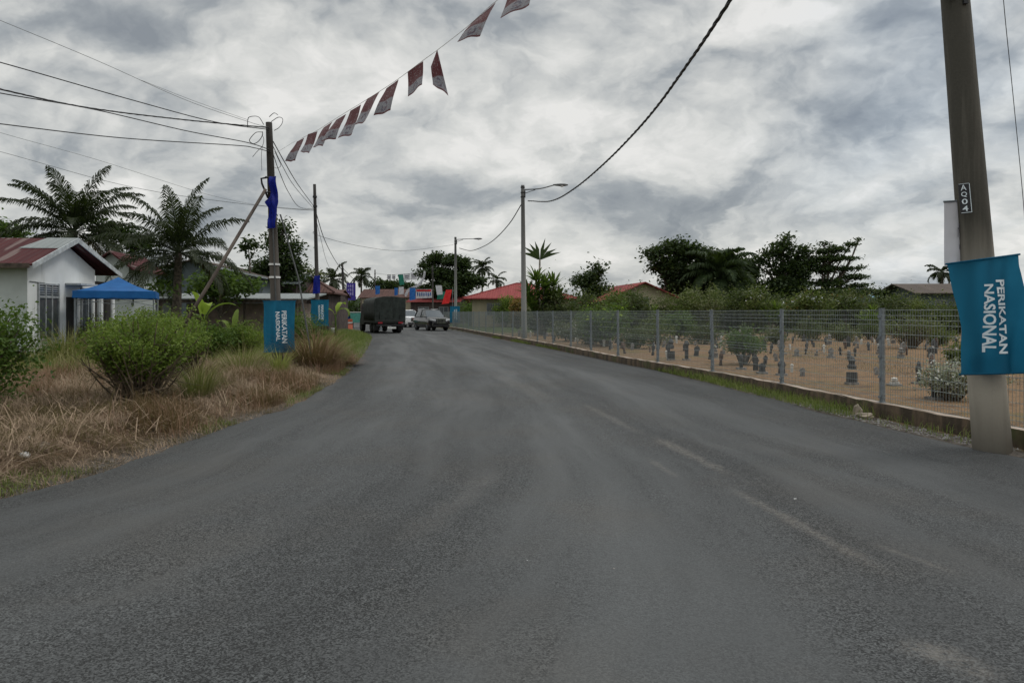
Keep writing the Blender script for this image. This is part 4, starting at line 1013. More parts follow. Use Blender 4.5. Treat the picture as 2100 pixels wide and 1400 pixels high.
for k_, h_, mt, lb in ((0, .42, 'stone_dark', 'small dark rounded wooden grave post on the sandy ground'), (1, .40, 'stone_grey', 'small grey pointed grave slab on the sandy ground'), (2, .36, 'stone_white', 'small whitewashed square grave post on the sandy ground'), (0, .5, 'stone_brown', 'small brown turned grave post on the sandy ground'), (3, .45, 'stone_grey', 'small grey grave post with block base on the sandy ground'), (1, .46, 'stone_dark', 'small dark pointed grave slab on the sandy ground')):
    kinds.append((k_, h_, mt, lb))
protos = [None] * len(kinds); rgg = np.random.default_rng(17)
spots = []
tries = 0
while len(spots) < 280 and tries < 9000:
    tries += 1
    z_ = 11.5 + 32 * rgg.uniform() ** .62; x_ = float(XW(z_)) + 1.0 + rgg.uniform() * (.50 * z_ + 4)
    if x_ / z_ > .76 or z_ < 19 and rgg.uniform() < .72: continue
    if all((x_ - a) ** 2 + (z_ - b_) ** 2 > .45 for a, b_ in spots): spots.append((x_, z_))
for (x_, z_) in spots:
    ki = int(rgg.choice(len(kinds), p=[.26, .18, .14, .12, .14, .16])); k_, h_, mt, lb = kinds[ki]
    if protos[ki] is None: ob = nisan(k_, h_).build('grave_marker', M[mt], None, k_ == 0); protos[ki] = ob
    else: ob = protos[ki].copy(); COL.objects.link(ob)
    ob.location = (x_, z_, float(ground_h(x_, z_)) - .02); s_ = rgg.uniform(.5, 1.05) * (1.0 if z_ > 18 else .8)
    ob.scale = (s_, s_, s_ * rgg.uniform(.8, 1.2)); ob.rotation_euler = (R(rgg.normal() * 7), R(rgg.normal() * 6), rgg.uniform(-.5, .5))
    tag(ob, lb, 'grave marker', lb.replace('small ', '').replace(' on the sandy ground', 's among the graves'))
def bigrave(px_, by, ty, kind, mt, lb):
    q = G(px_, by); h_ = (by - ty) * q.y / F; t_ = thing('headstone', lb, 'headstone', (q.x, q.y, .10), R(random.uniform(-20, 20)))
    mb_ = MB(); mb_.box((0, 0, .04), (.24, .20, .09), 0, .03); mb_.build('base', M['stone_grey'], t_)
    s_ = h_ / .5; mb_ = nisan(kind, h_ - .05); mb_.v = [(a * .85 * max(1, s_), b_ * .85 * max(1, s_), c_ + .07) for a, b_, c_ in mb_.v]; mb_.build('stone', M[mt], t_, kind == 0)
bigrave(1747, 802, 742, 3, 'stone_dark', 'dark carved headstone nearest the fence in front of the third post from the near pole')
bigrave(1915, 836, 785, 0, 'stone_dark', 'dark bottle shaped headstone below the pale flowering shrub')
bigrave(1884, 802, 752, 0, 'stone_dark', 'dark knobbed headstone left of the pale flowering shrub')
bigrave(1603, 782, 748, 1, 'stone_dark', 'dark pointed headstone close behind the second visible fence post')
bigrave(1563, 778, 754, 1, 'stone_dark', 'short dark headstone left of second visible fence post')
bigrave(1834, 806, 786, 3, 'stone_white', 'little white headstone near the wall between two fence posts')
bigrave(1376, 748, 702, 3, 'stone_dark', 'grey black headstone with white cap near the wall bend')
bigrave(1408, 748, 706, 2, 'stone_dark', 'dark square headstone right of the white capped one')
bigrave(1520, 768, 735, 0, 'stone_dark', 'dark headstone under the lone round shrub')
bigrave(1606, 735, 708, 0, 'stone_dark', 'dark rounded headstone behind the second visible fence post, far row')
bigrave(1634, 740, 722, 1, 'stone_grey', 'grey leaning headstone in the middle of the open sand')
bigrave(1704, 742, 720, 1, 'stone_grey', 'grey green headstone right of the open sand')

# ------------------------------------------------------------------ poles
def tube_pole(name, matn, base, top, r0, r1, parent, n=16):
    b0 = Vector(base); tp = Vector(top); mb_ = MB(); k = 12
    mb_.tube([b0.lerp(tp, i / k) for i in range(k + 1)], [r0 + (r1 - r0) * i / k for i in range(k + 1)], n)
    return mb_.build(name, M[matn], parent, True)
NP = thing('utility_pole', 'thick leaning concrete pole nearest the camera at the right edge', 'utility pole', (5.64, 8.29, 0))
lean_np = (5.20 - 5.64) / 5.26
NPtop = Vector((lean_np * 9, 0, 9)); tube_pole('shaft', 'pole_near', (-lean_np * -.0, 0, -.1), NPtop, .20, .11, NP, 24)
def np_at(z): return Vector((lean_np * z, 0, z))
mb = MB()
q = np_at(5.35); mb.tube(smooth_path([q + Vector((-.02, -.17, .5)), q + Vector((-.22, -.12, .25)), q + Vector((-.24, -.10, -.05)), q + Vector((-.16, -.14, -.12)), q + Vector((-.08, -.17, .02)), q + Vector((-.02, -.17, .3))], 5), .028, 6)
mb.build('cable_loop', M['cable'], NP, True)
mb = MB(); q = np_at(5.25); mb.box((q.x + .01, -.165, q.z), (.05, .03, .22)); mb.build('clamp', M['black_metal'], NP)
q = np_at(8.6); mb = MB(); mb.box((q.x, -.02, q.z), (.30, .30, .06)); mb.build('bracket', M['black_metal'], NP)
mb = MB(); q = np_at(2.98); mb.tube([(q.x + .155 * math.cos(a), .155 * math.sin(a) - .0, q.z + .02) for a in np.linspace(-2.9, -.2, 12)], .004, 4); mb.build('tie_wire', M['cable'], NP)

def text_mesh(s, bold=.02, spacing=1.0):
    cu = bpy.data.curves.new('txt', 'FONT'); cu.body = s; cu.size = 1; cu.offset = bold; cu.space_character = spacing; cu.resolution_u = 3
    to = bpy.data.objects.new('txt', cu); COL.objects.link(to); bpy.context.view_layer.update()
    dg = bpy.context.evaluated_depsgraph_get(); me = bpy.data.meshes.new_from_object(to.evaluated_get(dg))
    bpy.data.objects.remove(to); bpy.data.curves.remove(cu)
    bm = bmesh.new(); bm.from_mesh(me); bmesh.ops.triangulate(bm, faces=bm.faces[:])
    bmesh.ops.subdivide_edges(bm, edges=[e for e in bm.edges if e.calc_length() > .25], cuts=2); bmesh.ops.triangulate(bm, faces=bm.faces[:])
    vs_ = np.array([v_.co[:] for v_ in bm.verts]); fs = [[v_.index for v_ in f.verts] for f in bm.faces]; bm.free(); bpy.data.meshes.remove(me)
    vs_[:, 0] -= vs_[:, 0].min(); vs_[:, 0] /= vs_[:, 0].max(); vs_[:, 1] -= vs_[:, 1].min(); vs_[:, 1] /= vs_[:, 1].max()
    return vs_, fs
def vtext(s, p0, p1, wdt, surf, name, parent, mat='letters', bold=.02, horiz=False, spacing=1.0):
    """text reading from p0 to p1 in the (x,z) plane of a banner, letter height wdt, tops to the right of travel turned clockwise"""
    vs_, fs = text_mesh(s, bold, spacing); p0 = Vector(p0); p1 = Vector(p1); d = p1 - p0
    nrm_ = Vector((-d.y, d.x)).normalized() * wdt     # left of travel
    out_ = []
    for a, b_, _ in vs_:
        q = p0 + d * a + nrm_ * (b_ - .5); out_.append((q.x, surf(q.x, q.y), q.y))
    return mesh_obj(name, out_, fs, M[mat], parent)

def banner(name, label, cat, base, left, right, H, y_of, matn, pole_r, group=None, rods=True, nu=28, nv=34):
    """left(v), right(v) -> x in metres, v 0..1 top to bottom; base = world position of the local origin (top centre)"""
    t_ = thing(name, label, cat, base, 0, group)
    vs_ = []; fs = []
    for j in range(nv + 1):
        v_ = j / nv; l_, r__ = left(v_), right(v_); ztl, ztr = H[0](v_), H[1](v_)
        for i in range(nu + 1):
            u_ = i / nu; x_ = l_ + (r__ - l_) * u_; z_ = ztl + (ztr - ztl) * u_; vs_.append((x_, y_of(x_, z_), z_))
    for j in range(nv):
        for i in range(nu):
            a = j * (nu + 1) + i; fs.append((a, a + 1, a + nu + 2, a + nu + 1))
    mesh_obj('cloth', vs_, fs, M[matn], t_, True)
    if rods:
        for v_ in (0, 1):
            l_, r__ = left(v_), right(v_); mb_ = MB(); ex = .02
            mb_.tube([(l_ - ex, y_of(l_, H[0](v_)) , H[0](v_)), ((l_ + r__) / 2, y_of((l_ + r__) / 2, (H[0](v_) + H[1](v_)) / 2), (H[0](v_) + H[1](v_)) / 2), (r__ + ex, y_of(r__, H[1](v_)), H[1](v_))], .011, 6)
            mb_.build('rod', M['banner'] if matn == 'banner' else M['black_metal'], t_, True)
    return t_

# teal banner on the near pole
Zb = 8.03; S1 = Zb / F
bx0, bz0 = (2030 - 1050) * S1, CH - (530 - HZ) * S1
TB = .45
def X_(px_): return (px_ - 2030) * S1 / (1 + TB * (px_ - 1050) / F)
def Z_(py): return -(py - 530) * S1
pl = lambda v_, ks: float(np.interp(v_, [k[0] for k in ks], [k[1] for k in ks]))
lft = lambda v_: X_(pl(v_, [(0, 1938), (.2, 1950), (.4, 1962), (.56, 1975), (.62, 1977), (.8, 1972), (.97, 1968), (1, 1966)]))
rgt = lambda v_: X_(pl(v_, [(0, 2088), (.1, 2088), (.35, 2102), (.6, 2112), (1, 2118)]))
def ysurf(x_, z_):
    cx = lean_np * (z_ + bz0) - lean_np * bz0 + X_(2022); d = x_ - cx
    bulge = -.035 * math.exp(-(d / .16) ** 2) - TB * x_
    return bulge + .030 * math.sin(x_ * 17 + z_ * 2.2) * (.35 + abs(z_)) + .010 * math.sin(x_ * 39 - z_ * 4 + 1) + .02 * math.sin(z_ * 4 + x_ * 3)
ysurf_f = lambda x_, z_: ysurf(x_, z_) - .006
bn = banner('banner', 'large teal blue banner stretched across the nearest leaning pole', 'banner', (bx0, Zb, bz0), lft, rgt,
            (lambda v_: Z_(540 + v_ * 229), lambda v_: Z_(523 + v_ * 238)), ysurf, 'banner', .17)
vtext('PERIKATAN', (X_(2046), Z_(574)), (X_(2053), Z_(724)), .092, ysurf_f, 'lettering', bn, bold=.028)
vtext('NASIONAL', (X_(2019), Z_(583)), (X_(2025), Z_(722)), .088, ysurf_f, 'lettering', bn, bold=.028)
# white flag behind it
Zw = 8.3; S2 = Zw / F
wf = thing('flag', 'narrow white flag hanging on the left side of the nearest pole', 'flag', ((1958 - 1050) * S2, Zw, CH - (413 - HZ) * S2))
vs_ = []; fs = []
for j in range(17):
    v_ = j / 16; l_ = (1936 + 3 * v_ - 1958) * S2; r__ = (1972 + 10 * v_ - 1958) * S2; zt = -(v_ * 132) * S2
    for i in range(9):
        u_ = i / 8; vs_.append((l_ + (r__ - l_) * u_, .02 * math.sin(u_ * 7 + v_ * 2) * (.3 + v_), zt + (1 - u_) * -.006))
for j in range(16):
    for i in range(8): a = j * 9 + i; fs.append((a, a + 1, a + 10, a + 9))
mesh_obj('cloth', vs_, fs, M['flag_white'], wf, True)
mb = MB(); mb.tube([(-.13, 0, -.005), (.12, 0, .01)], .012, 6); mb.build('rod', M['steel'], wf)
M['print_grey'] = simple('faded_print', (.22, .22, .25), .7)
fsurf = lambda x_, z_: -.012 + .02 * math.sin(((x_ / .21) + .5) * 7 + (-z_ / .755) * 2) * (.3 - z_ / .755)
mb = MB()
for (a, b_, c_, d) in ((.045, -.22, .075, -.28), (.03, -.26, .06, -.33), (.02, -.31, .03, -.42), (.045, -.33, .055, -.43), (.065, -.31, .075, -.42), (.05, -.50, .07, -.56)):
    mb.add([(a, fsurf(a, b_), b_), (c_, fsurf(c_, b_), b_), (c_, fsurf(c_, d), d), (a, fsurf(a, d), d)], [(0, 1, 2, 3)])
mb.build('print', M['print_grey'], wf, fixn=False)
# black number plaque on pole
q = np_at(2.0)
pc = P(1979, 407, 8.09); pq = thing('pole_plaque', 'narrow black plaque with white characters on the nearest pole', 'sign', tuple(pc), R(-18)); pq.rotation_euler = (0, R(-4.5), R(-20))
mb = MB(); mb.box((0, 0, 0), (.115, .008, .345)); mb.build('plate', M['black_metal'], pq)
mb = MB()
for (cx, cz, dx2, dz2) in ((.053, 0, .006, .33), (0, -.163, .10, .006), (0, .168, .10, .004)): mb.box((cx, -.007, cz), (dx2, .006, dz2))
mb.build('border', M['letters'], pq)
for ch, cz in (('A', .125), ('Q', .045), ('0', -.035), ('4', -.115)):
    vtext(ch, (-.036, cz), (.022, cz), .062, lambda a, b_: -.0075, 'character', pq, bold=.01)

# leaning left pole with strut, stay, conduit
LPz = 19.3
LP = thing('utility_pole', 'leaning weathered pole with diagonal brace and wire loops at its top, left of the road', 'utility pole', (P(571, 640, LPz).x, LPz, 0))
def lp_at(z): return Vector((-.26 * z / 6.77, 0, z))
tube_pole('shaft', 'pole_left', (0, 0, -.1), lp_at(6.77), .155, .085, LP, 14)
mb = MB(); mb.tube([lp_at(.2) + Vector((.06, -.16, 0)), lp_at(3.9) + Vector((.04, -.13, 0))], .022, 6); mb.build('conduit', M['cable_grey'], LP)
mb = MB()
for zb in (2.55, 2.90): mb = MB(); q = lp_at(zb); mb.tube([(q.x, q.y, zb - .025), (q.x, q.y, zb + .025)], .150, 14); mb.build('band', M['whiteplastic'], LP)
mb = MB()
A = lp_at(5.25)
mb.tube([A + Vector((-.10, -.1, 0)), A + Vector((-.24, -.08, -.02)), A + Vector((-.22, -.08, -.16)), A + Vector((-.05, -.1, -.55))], .028, 5)
mb.tube([A + Vector((-.12, -.1, .01)), A + Vector((.14, -.1, .0))], .03, 5); mb.tube([A + Vector((.13, -.1, 0)), A + Vector((.15, -.1, -.55))], .012, 4)
mb.tube([A + Vector((-.1, -.1, -.40)), A + Vector((.15, -.1, -.40))], .022, 5); mb.build('bracket', M['black_metal'], LP)
bt = P(545, 388, LPz - .15) - LP.location; bb = P(318, 690, LPz - 1.5) - LP.location; bb.z = .1
mb = MB(); mb.tube([bb, bb.lerp(bt, .5) + Vector((0, 0, -.04)), bt], [.052, .048, .044], 8); mb.build('brace', M['strut'], LP, True)
bt = P(575, 440, LPz) - LP.location; bb = P(643, 690, LPz - .6) - LP.location; bb.z = .1
mb = MB(); mb.tube([bt, P(592, 500, LPz - .1) - LP.location, P(612, 570, LPz - .3) - LP.location, bb], .024, 6); mb.build('stay_rod', M['cable_grey'], LP)
mb = MB()
for (c0, pts_) in ((0, [(556, 250), (570, 241), (579, 243), (579, 252), (572, 262), (562, 268)]), (0, [(539, 271), (525, 272), (514, 283), (512, 290), (520, 295), (530, 290), (538, 278), (538, 270)]),
                  (0, [(541, 256), (530, 240), (512, 240), (508, 248), (508, 262)]), (0, [(552, 240), (562, 232), (570, 236)])):
    mb.tube(smooth_path([P(a, b_, LPz - .12 - .05 * math.sin(i)) - LP.location for i, (a, b_) in enumerate(pts_)], 5), .010 if c0 == 0 else .006, 4)
mb.tube(smooth_path([P(a, b_, LPz - .1) - LP.location for a, b_ in ((518, 322), (528, 310), (538, 300), (541, 285), (537, 277))], 4), .007, 4)
mb.tube(smooth_path([P(a, b_, LPz - .1) - LP.location for a, b_ in ((563, 310), (570, 325), (576, 340), (568, 345), (562, 343))], 4), .007, 4)
mb.tube(smooth_path([P(a, b_, LPz - .1) - LP.location for a, b_ in ((537, 350), (536, 320), (538, 300))], 4), .006, 4)
mb.build('wire_loops', M['cable'], LP, True)
# deep blue flag round that pole
lf_ = lambda v_: pl(v_, [(0, -.02), (.12, -.05), (.3, .0), (.5, -.14), (.62, -.05), (.9, -.07), (1, -.10)])
rt_ = lambda v_: pl(v_, [(0, .16), (.25, .17), (.5, .21), (.6, .16), (1, .14)])
bq = P(556, 362, LPz - .18)
banner('flag', 'crumpled deep blue flag tied along the leaning pole above its banner', 'flag', tuple(bq), lf_, rt_, (lambda v_: -v_ * 1.42, lambda v_: -v_ * 1.38),
       lambda x_, z_: .05 * math.sin(x_ * 30 + z_ * 5) + .04 * math.sin(z_ * 11) - .02, 'flag_navy', .1, rods=False)
def teal_small(label, px_, py0, py1, Z, w0, w1, sc=1.0, bias=0.0, fade=False):
    s_ = Z / F; H_ = (py1 - py0) * s_
    sf = lambda x_, z_: -.09 * math.exp(-(x_ / .17) ** 2) + .016 * math.sin(x_ * 21 + z_ * 3) + .012 * math.sin(x_ * 37)
    t_ = banner('banner', label, 'banner', tuple(P(px_, py0, Z)), lambda v_: (-w0 + (w0 - w1) * .3 * v_ + .012 * math.sin(v_ * 9)), lambda v_: (w0 - .03 * math.sin(v_ * 3.0)), (lambda v_: -v_ * H_, lambda v_: -v_ * H_), sf, 'banner', .15)
    f2 = lambda x_, z_: sf(x_, z_) - .008
    vtext('PERIKATAN', (.14, -H_ * .19), (.16, -H_ * .82), .115, f2, 'lettering', t_, bold=.03)
    vtext('NASIONAL', (-.02, -H_ * .21), (0.0, -H_ * .78), .115, f2, 'lettering', t_, bold=.03)
    return t_
teal_small('teal blue banner low on the leaning pole behind yellow green grass', 573, 617, 722, LPz - .28, .43, .40)
# second, third, further poles on the left
def pole(label, px0, px1, Z, topy, r0, r1, matn='pole_mid'):
    b0 = P(px0, 640, Z); t_ = thing('utility_pole', label, 'utility pole', (b0.x, Z, 0)); tp = P(px1, topy, Z) - t_.location
    tube_pole('shaft', matn, (0, 0, -.1), tp, r0, r1, t_, 10)
    mb_ = MB()
    for f in (.86, .92): q_ = Vector((tp.x * f, 0, tp.z * f)); mb_.tube([(q_.x, 0, q_.z - .05), (q_.x, 0, q_.z + .05)], r1 * 1.5, 8)
    mb_.build('cable_clamp', M['black_metal'], t_)
    return t_
P2 = pole('slim dark pole standing behind the second teal banner', 653, 645, 39, 378, .13, .08)
pole('far grey pole beside the purple banner', 707, 702, 78, 541, .17, .11)
pole('thin far pole above the army truck cab', 769, 769, 105, 553, .12, .08)
pole('very far pole in the middle above the dark car', 888, 887, 92, 545, .12, .1)
pole('pale green far pole left of the far street lamp', 913, 912, 100, 548, .09, .07)
teal_small('teal blue banner on the second pole right of the stay rod', 656, 615, 668, 38.7, .50, .45)
banner('flag', 'small blue flag hanging on the second pole over its teal banner', 'flag', tuple(P(648, 566, 38.7)), lambda v_: -.17 + .1 * (1 - v_) ** 3, lambda v_: .22, (lambda v_: -v_ * .98, lambda v_: .05 - v_ * .98), lambda x_, z_: .04 * math.sin(x_ * 18 + z_ * 4), 'flag_navy', .1, rods=False)
t_ = banner('banner', 'purple banner with pale print mounted on the far grey pole', 'banner', tuple(P(720, 580, 77.5)), lambda v_: -.52, lambda v_: .50, (lambda v_: -v_ * 1.9, lambda v_: -v_ * 1.9), lambda x_, z_: .02 * math.sin(x_ * 9), 'flag_purple', .1)
M['print_lilac'] = simple('lilac_print', (.30, .26, .55), .6)
mb = MB()
for k in range(9):
    a = -.36 + .24 * (k % 3); b_ = -.35 - .42 * (k // 3); mb.box((a + .08, -.06, b_), (.15, .01, .22 + .08 * ((k * 7) % 3)))
mb.build('print', M['print_lilac'], t_)

# street lamps
def lamp(label, px0, pxt, Z, topy, armpx, army):
    b0 = P(px0, 640, Z); t_ = thing('street_lamp', label, 'street lamp', (b0.x, Z, 0), 0, 'street lamps along the fence'); tp = P(pxt, topy, Z) - t_.location
    tube_pole('shaft', 'pole_lamp', (0, 0, -.1), tp, .165, .10, t_, 14)
    e = P(armpx, army, Z) - t_.location; L_ = e.x - tp.x; s_ = Vector((tp.x + .08, 0, tp.z - .25))
    mb_ = MB(); mb_.tube(smooth_path([s_, s_ + Vector((L_ * .35, 0, .06)), Vector((e.x - .75, 0, e.z + .02))], 5), .032, 6); mb_.tube([s_ + Vector((0, 0, -.22)), s_ + Vector((L_ * .25, 0, .0))], .02, 5); mb_.build('arm', M['lampbody'], t_, True)
    mb_ = MB(); rings = []
    for f, hw, hh_ in ((0, .04, .035), (.2, .09, .06), (.5, .14, .085), (.8, .13, .075), (1, .04, .03)):
        cx = e.x - .85 + .85 * f; rings.append([(cx, hw * math.cos(a), e.z + .02 + hh_ * math.sin(a)) for a in np.linspace(0, 6.283, 9)[:-1]])
    mb_.loft(rings); mb_.build('lamp_head', M['lampbody'], t_, True)
    mb_ = MB(); mb_.lathe([(.02, -.10), (.10, -.07), (.11, -.03)], (e.x - .35, 0, e.z), 10); mb_.build('lens', M['lampglass'], t_, True)
    mb_ = MB()
    for dz_ in (-.12, -.42, -.66): mb_.tube([(tp.x, 0, tp.z + dz_ - .03), (tp.x, 0, tp.z + dz_ + .03)], .125, 10)
    mb_.box((tp.x + .13, 0, tp.z - .5), (.05, .06, .4)); mb_.build('clamp', M['black_metal'], t_)
    return t_
lamp('tall concrete street lamp rising in front of the strap leaved cluster', 1075, 1072, 40, 380, 1165, 380)
lamp('farther street lamp with arm near the big layered tree', 934.5, 934, 67.8, 486, 989, 490)
teal_small('small teal banner at the foot of the farther street lamp', 933, 628, 661, 67.2, .48, .46)

# ------------------------------------------------------------------ cables
def cable(label, pts_, r=.011, mat='cable', n=5, twist=0, name='power_cable', group='overhead cables'):
    w3 = [P(*p) if len(p) == 3 and not isinstance(p, Vector) else Vector(p) for p in pts_]
    pp = smooth_path(w3, 12); o_ = pp[0]; mb_ = MB()
    if twist:
        for ph in (0, 2.09, 4.19):
            q_ = []; acc = 0
            for i, p in enumerate(pp):
                acc += (p - pp[i - 1]).length if i else 0
                q_.append(p - o_ + Vector((math.cos(acc * twist + ph) * r * .8, 0, math.sin(acc * twist + ph) * r * .8)))
            mb_.tube(q_, r * .75, 5)
    else: mb_.tube([p - o_ for p in pp], r, 5)
    ob = mb_.build(name, M[mat], None, True, loc=tuple(o_)); tag(ob, label, 'cable', group)
    return ob
cable('upper black cable from the left edge to the leaning pole top', [(-260, 60, 11.8), (0, 128, 14.0), (270, 205, 16.5), (440, 250, 18.3), (552, 266, 19.2)], .012)
cable('twin thick black cable crossing below the upper cable to the leaning pole', [(-260, 120, 11.8), (0, 183, 14.0), (180, 221, 15.8), (380, 246, 17.8), (552, 262, 19.2)], .013, twist=9)
cable('black cable that sags under the twin cable into the leaning pole', [(-260, 140, 11.8), (0, 191, 14.0), (190, 224, 15.8), (380, 268, 17.8), (505, 292, 18.9), (556, 308, 19.2)], .012)
cable('lowest black cable at left reaching the leaning pole', [(-260, 220, 11.8), (0, 254, 14.0), (250, 283, 16.5), (480, 298, 18.7), (520, 303, 19.0), (556, 312, 19.2)], .012)
cable('thin grey wire high at left sloping to the leaning pole top', [(-200, -40, 12.5), (0, 42, 14.5), (200, 125, 16.4), (380, 205, 18.0), (510, 250, 19.0), (552, 262, 19.2)], .006, 'cable_pale')
cable('faint second thin wire beside the high grey wire', [(290, 165, 22), (400, 208, 24), (508, 246, 26)], .006, 'cable_pale')
cable('faint far wire passing over the coconut palms', [(-200, 210, 40), (0, 272, 44), (200, 328, 48), (430, 400, 52), (560, 425, 55), (645, 432, 39)], .012, 'cable_pale')
cable('faint lower wire behind the coconut palms', [(-200, 260, 42), (0, 311, 44), (200, 367, 46), (330, 395, 44), (480, 416, 42), (600, 428, 40), (645, 430, 39)], .013, 'cable_grey')
cable('sagging cable from leaning pole to the slim dark pole, upper', [(560, 290, 19.3), (585, 335, 22), (612, 380, 27), (645, 425, 39)], .014)
cable('sagging cable from leaning pole to the slim dark pole, middle', [(560, 300, 19.3), (580, 342, 22), (606, 385, 27), (645, 430, 39)], .010)
cable('deep sagging cable between leaning pole and the slim dark pole', [(560, 315, 19.3), (572, 350, 21), (592, 395, 25), (615, 425, 31), (645, 428, 39)], .011)
cable('cable from the slim dark pole toward the purple banner pole', [(647, 432, 39), (665, 490, 48), (685, 530, 62), (702, 555, 78)], .024, 'cable')
cable('thinner cable dropping right of the slim dark pole', [(648, 450, 39), (658, 490, 45), (668, 530, 56), (680, 560, 78)], .013, 'cable')
cable('short cable running on from the purple banner pole', [(702, 549, 78), (725, 572, 88), (745, 585, 104)], .03, 'cable_grey')
cable('long faint wire spanning from slim dark pole to the farther street lamp', [(650, 470, 39), (600 + 50, 482, 40), (740, 505, 48), (830, 514, 56), (930, 502, 67.8)], .012, 'cable_grey')
cable('thick twisted black cable sagging between the nearest pole and the tall street lamp', [tuple_ for tuple_ in [(1083, 412, 39.9), (1130, 412, 34), (1180, 385, 29), (1250, 325, 24), (1330, 240, 19.5), (1410, 132, 15.3), (1498, 0, 12.0), (1620, -200, 10.2)]] + [Vector((5.64 + lean_np * 8.6 - .1, 8.2, 8.6))], .026, twist=5)
cable('cable sagging between the two street lamps', [(942, 509, 67.8), (965, 514, 62), (990, 506, 56), (1015, 490, 50), (1045, 458, 44.5), (1070, 418, 40)], .03)
cable('thin wire running down the right edge of the picture', [(2045, -200, 8.8), (2058, 0, 9.2), (2078, 200, 9.8), (2100, 430, 10.5), (2112, 620, 11), (2124, 845, 11.2)], .005, 'cable_grey')

# ------------------------------------------------------------------ flag bunting across the road
A3 = P(1085, -45, 11.7); B3 = P(622, 282, 19.5)
def bunt_Z(px_):
    k = (px_ - 1050) / F; t2 = (A3.x - k * A3.y) / ((B3.y - A3.y) * k - (B3.x - A3.x)); return A3.y + (B3.y - A3.y) * t2
SP = [(1200, -150), (1085, -45), (1017, 3), (956, 57), (897, 103), (868, 124), (817, 162), (778, 188), (740, 212), (707, 232), (680, 249), (650, 268), (622, 282), (600, 293), (553, 322)]
w3 = [Vector((4.95, 8.25, 8.2))] + [P(a, b_, bunt_Z(a) if 600 < a < 1150 else (9.6 if a > 1100 else 19.35)) for a, b_ in SP]
bun = thing('flag_bunting', 'string of red and white flags strung high across the road', 'bunting', tuple(w3[2]))
pp = smooth_path(w3, 8); mb = MB(); mb.tube([p - bun.location for p in pp], .006, 4); mb.build('string', M['whiteplastic'], bun)
m, t, b, o = newmat('party_flag')
uvn = t.new('ShaderNodeUVMap', uv_map='uv').outputs[0]; fu, fv, _ = t.sep(uvn)
oi = t.new('ShaderNodeObjectInfo').outputs['Random']
lo_ = t.noise(t.xyz(t.m('MULTIPLY', fu, 5), t.m('MULTIPLY', fv, 7), t.m('MULTIPLY', oi, 9)), 1.6, 3, .6)
red = t.mix(t.ss(lo_, .54, .66), (.10, .022, .026), (.20, .14, .15))
du = t.m('SUBTRACT', fu, .5); dv = t.m('SUBTRACT', fv, .77); rr2 = t.m('SQRT', t.m('ADD', t.m('MULTIPLY', du, du), t.m('MULTIPLY', t.m('MULTIPLY', dv, dv), 1.6)))
ring = t.m('MULTIPLY', t.ss(rr2, .08, .12), t.ss(rr2, .17, .22, 1, 0))
low = t.mix(t.m('MULTIPLY', t.m('MULTIPLY', ring, .75), t.ss(lo_, .40, .55)), (.24, .24, .265), (.045, .05, .09))
low = t.mix(t.ss(lo_, .50, .64, 0, .6), low, (.14, .055, .07))
c = t.mix(t.ss(fv, .54, .60), red, low); c = t.mix(t.ss(t.m('MINIMUM', t.m('SUBTRACT', 1.0, fv), 1.0), .04, .07, 1, 0), c, (.10, .022, .026))
t.put(b.inputs['Base Color'], c); b.inputs['Roughness'].default_value = .6
tr = t.new('ShaderNodeBsdfTranslucent'); t.put(tr.inputs[0], c); mx = t.new('ShaderNodeMixShader'); mx.inputs[0].default_value = .25
t.l.new(b.outputs[0], mx.inputs[1]); t.l.new(tr.outputs[0], mx.inputs[2]); t.l.new(mx.outputs[0], o.inputs[0]); M['party'] = m
# four corners of every flag: along the string (a,b) then lower (c under b, d under a) in photo px
FL = [((1102, -62), (1042, -8), (1026, 40), (1085, 12)), ((1017, 3), (969, 44), (937, 85), (984, 71)), ((897, 103), (884, 138), (887, 173), (919, 195)), ((868, 126), (836, 148), (837, 200), (866, 176)),
      ((817, 162), (792, 180), (766, 237), (801, 228)), ((779, 189), (754, 203), (728, 256), (749, 249)), ((741, 215), (719, 228), (694, 284), (722, 277)),
      ((709, 233), (689, 245), (658, 290), (688, 284)), ((682, 250), (664, 262), (640, 302), (660, 298)), ((652, 270), (632, 276), (616, 312), (634, 315)), ((623, 282), (608, 290), (585, 331), (606, 331))]
for k, (a, b_, c_, d_) in enumerate(FL):
    Za, Zb_ = bunt_Z(a[0]), bunt_Z(b_[0]); A_ = P(*a, Za); B_ = P(*b_, Zb_)
    bl_ = .12 * math.sin(k * 2.1)
    C_ = P(*c_, Zb_ + bl_); D_ = P(*d_, Za + bl_)
    vs_ = []; fs = []; uvs = []; n_ = 8
    for j in range(n_ + 1):
        for i in range(n_ + 1):
            u_, v_ = i / n_, j / n_; p = (A_.lerp(B_, u_)).lerp(D_.lerp(C_, u_), v_)
            p = p + Vector((0, .045 * math.sin(u_ * 6 + k) * v_ + .04 * math.sin(v_ * 5 + k * 2), .012 * math.sin(u_ * 8 + v_ * 4 + k) * v_))
            vs_.append(p - bun.location); uvs.append((u_, v_))
    for j in range(n_):
        for i in range(n_): q = j * (n_ + 1) + i; fs.append((q, q + 1, q + n_ + 2, q + n_ + 1))
    ob = mesh_obj('flag', vs_, fs, M['party'], bun, True); ul = ob.data.uv_layers.new(name='uv')
    for l_ in ob.data.loops: ul.data[l_.index].uv = uvs[l_.vertex_index]

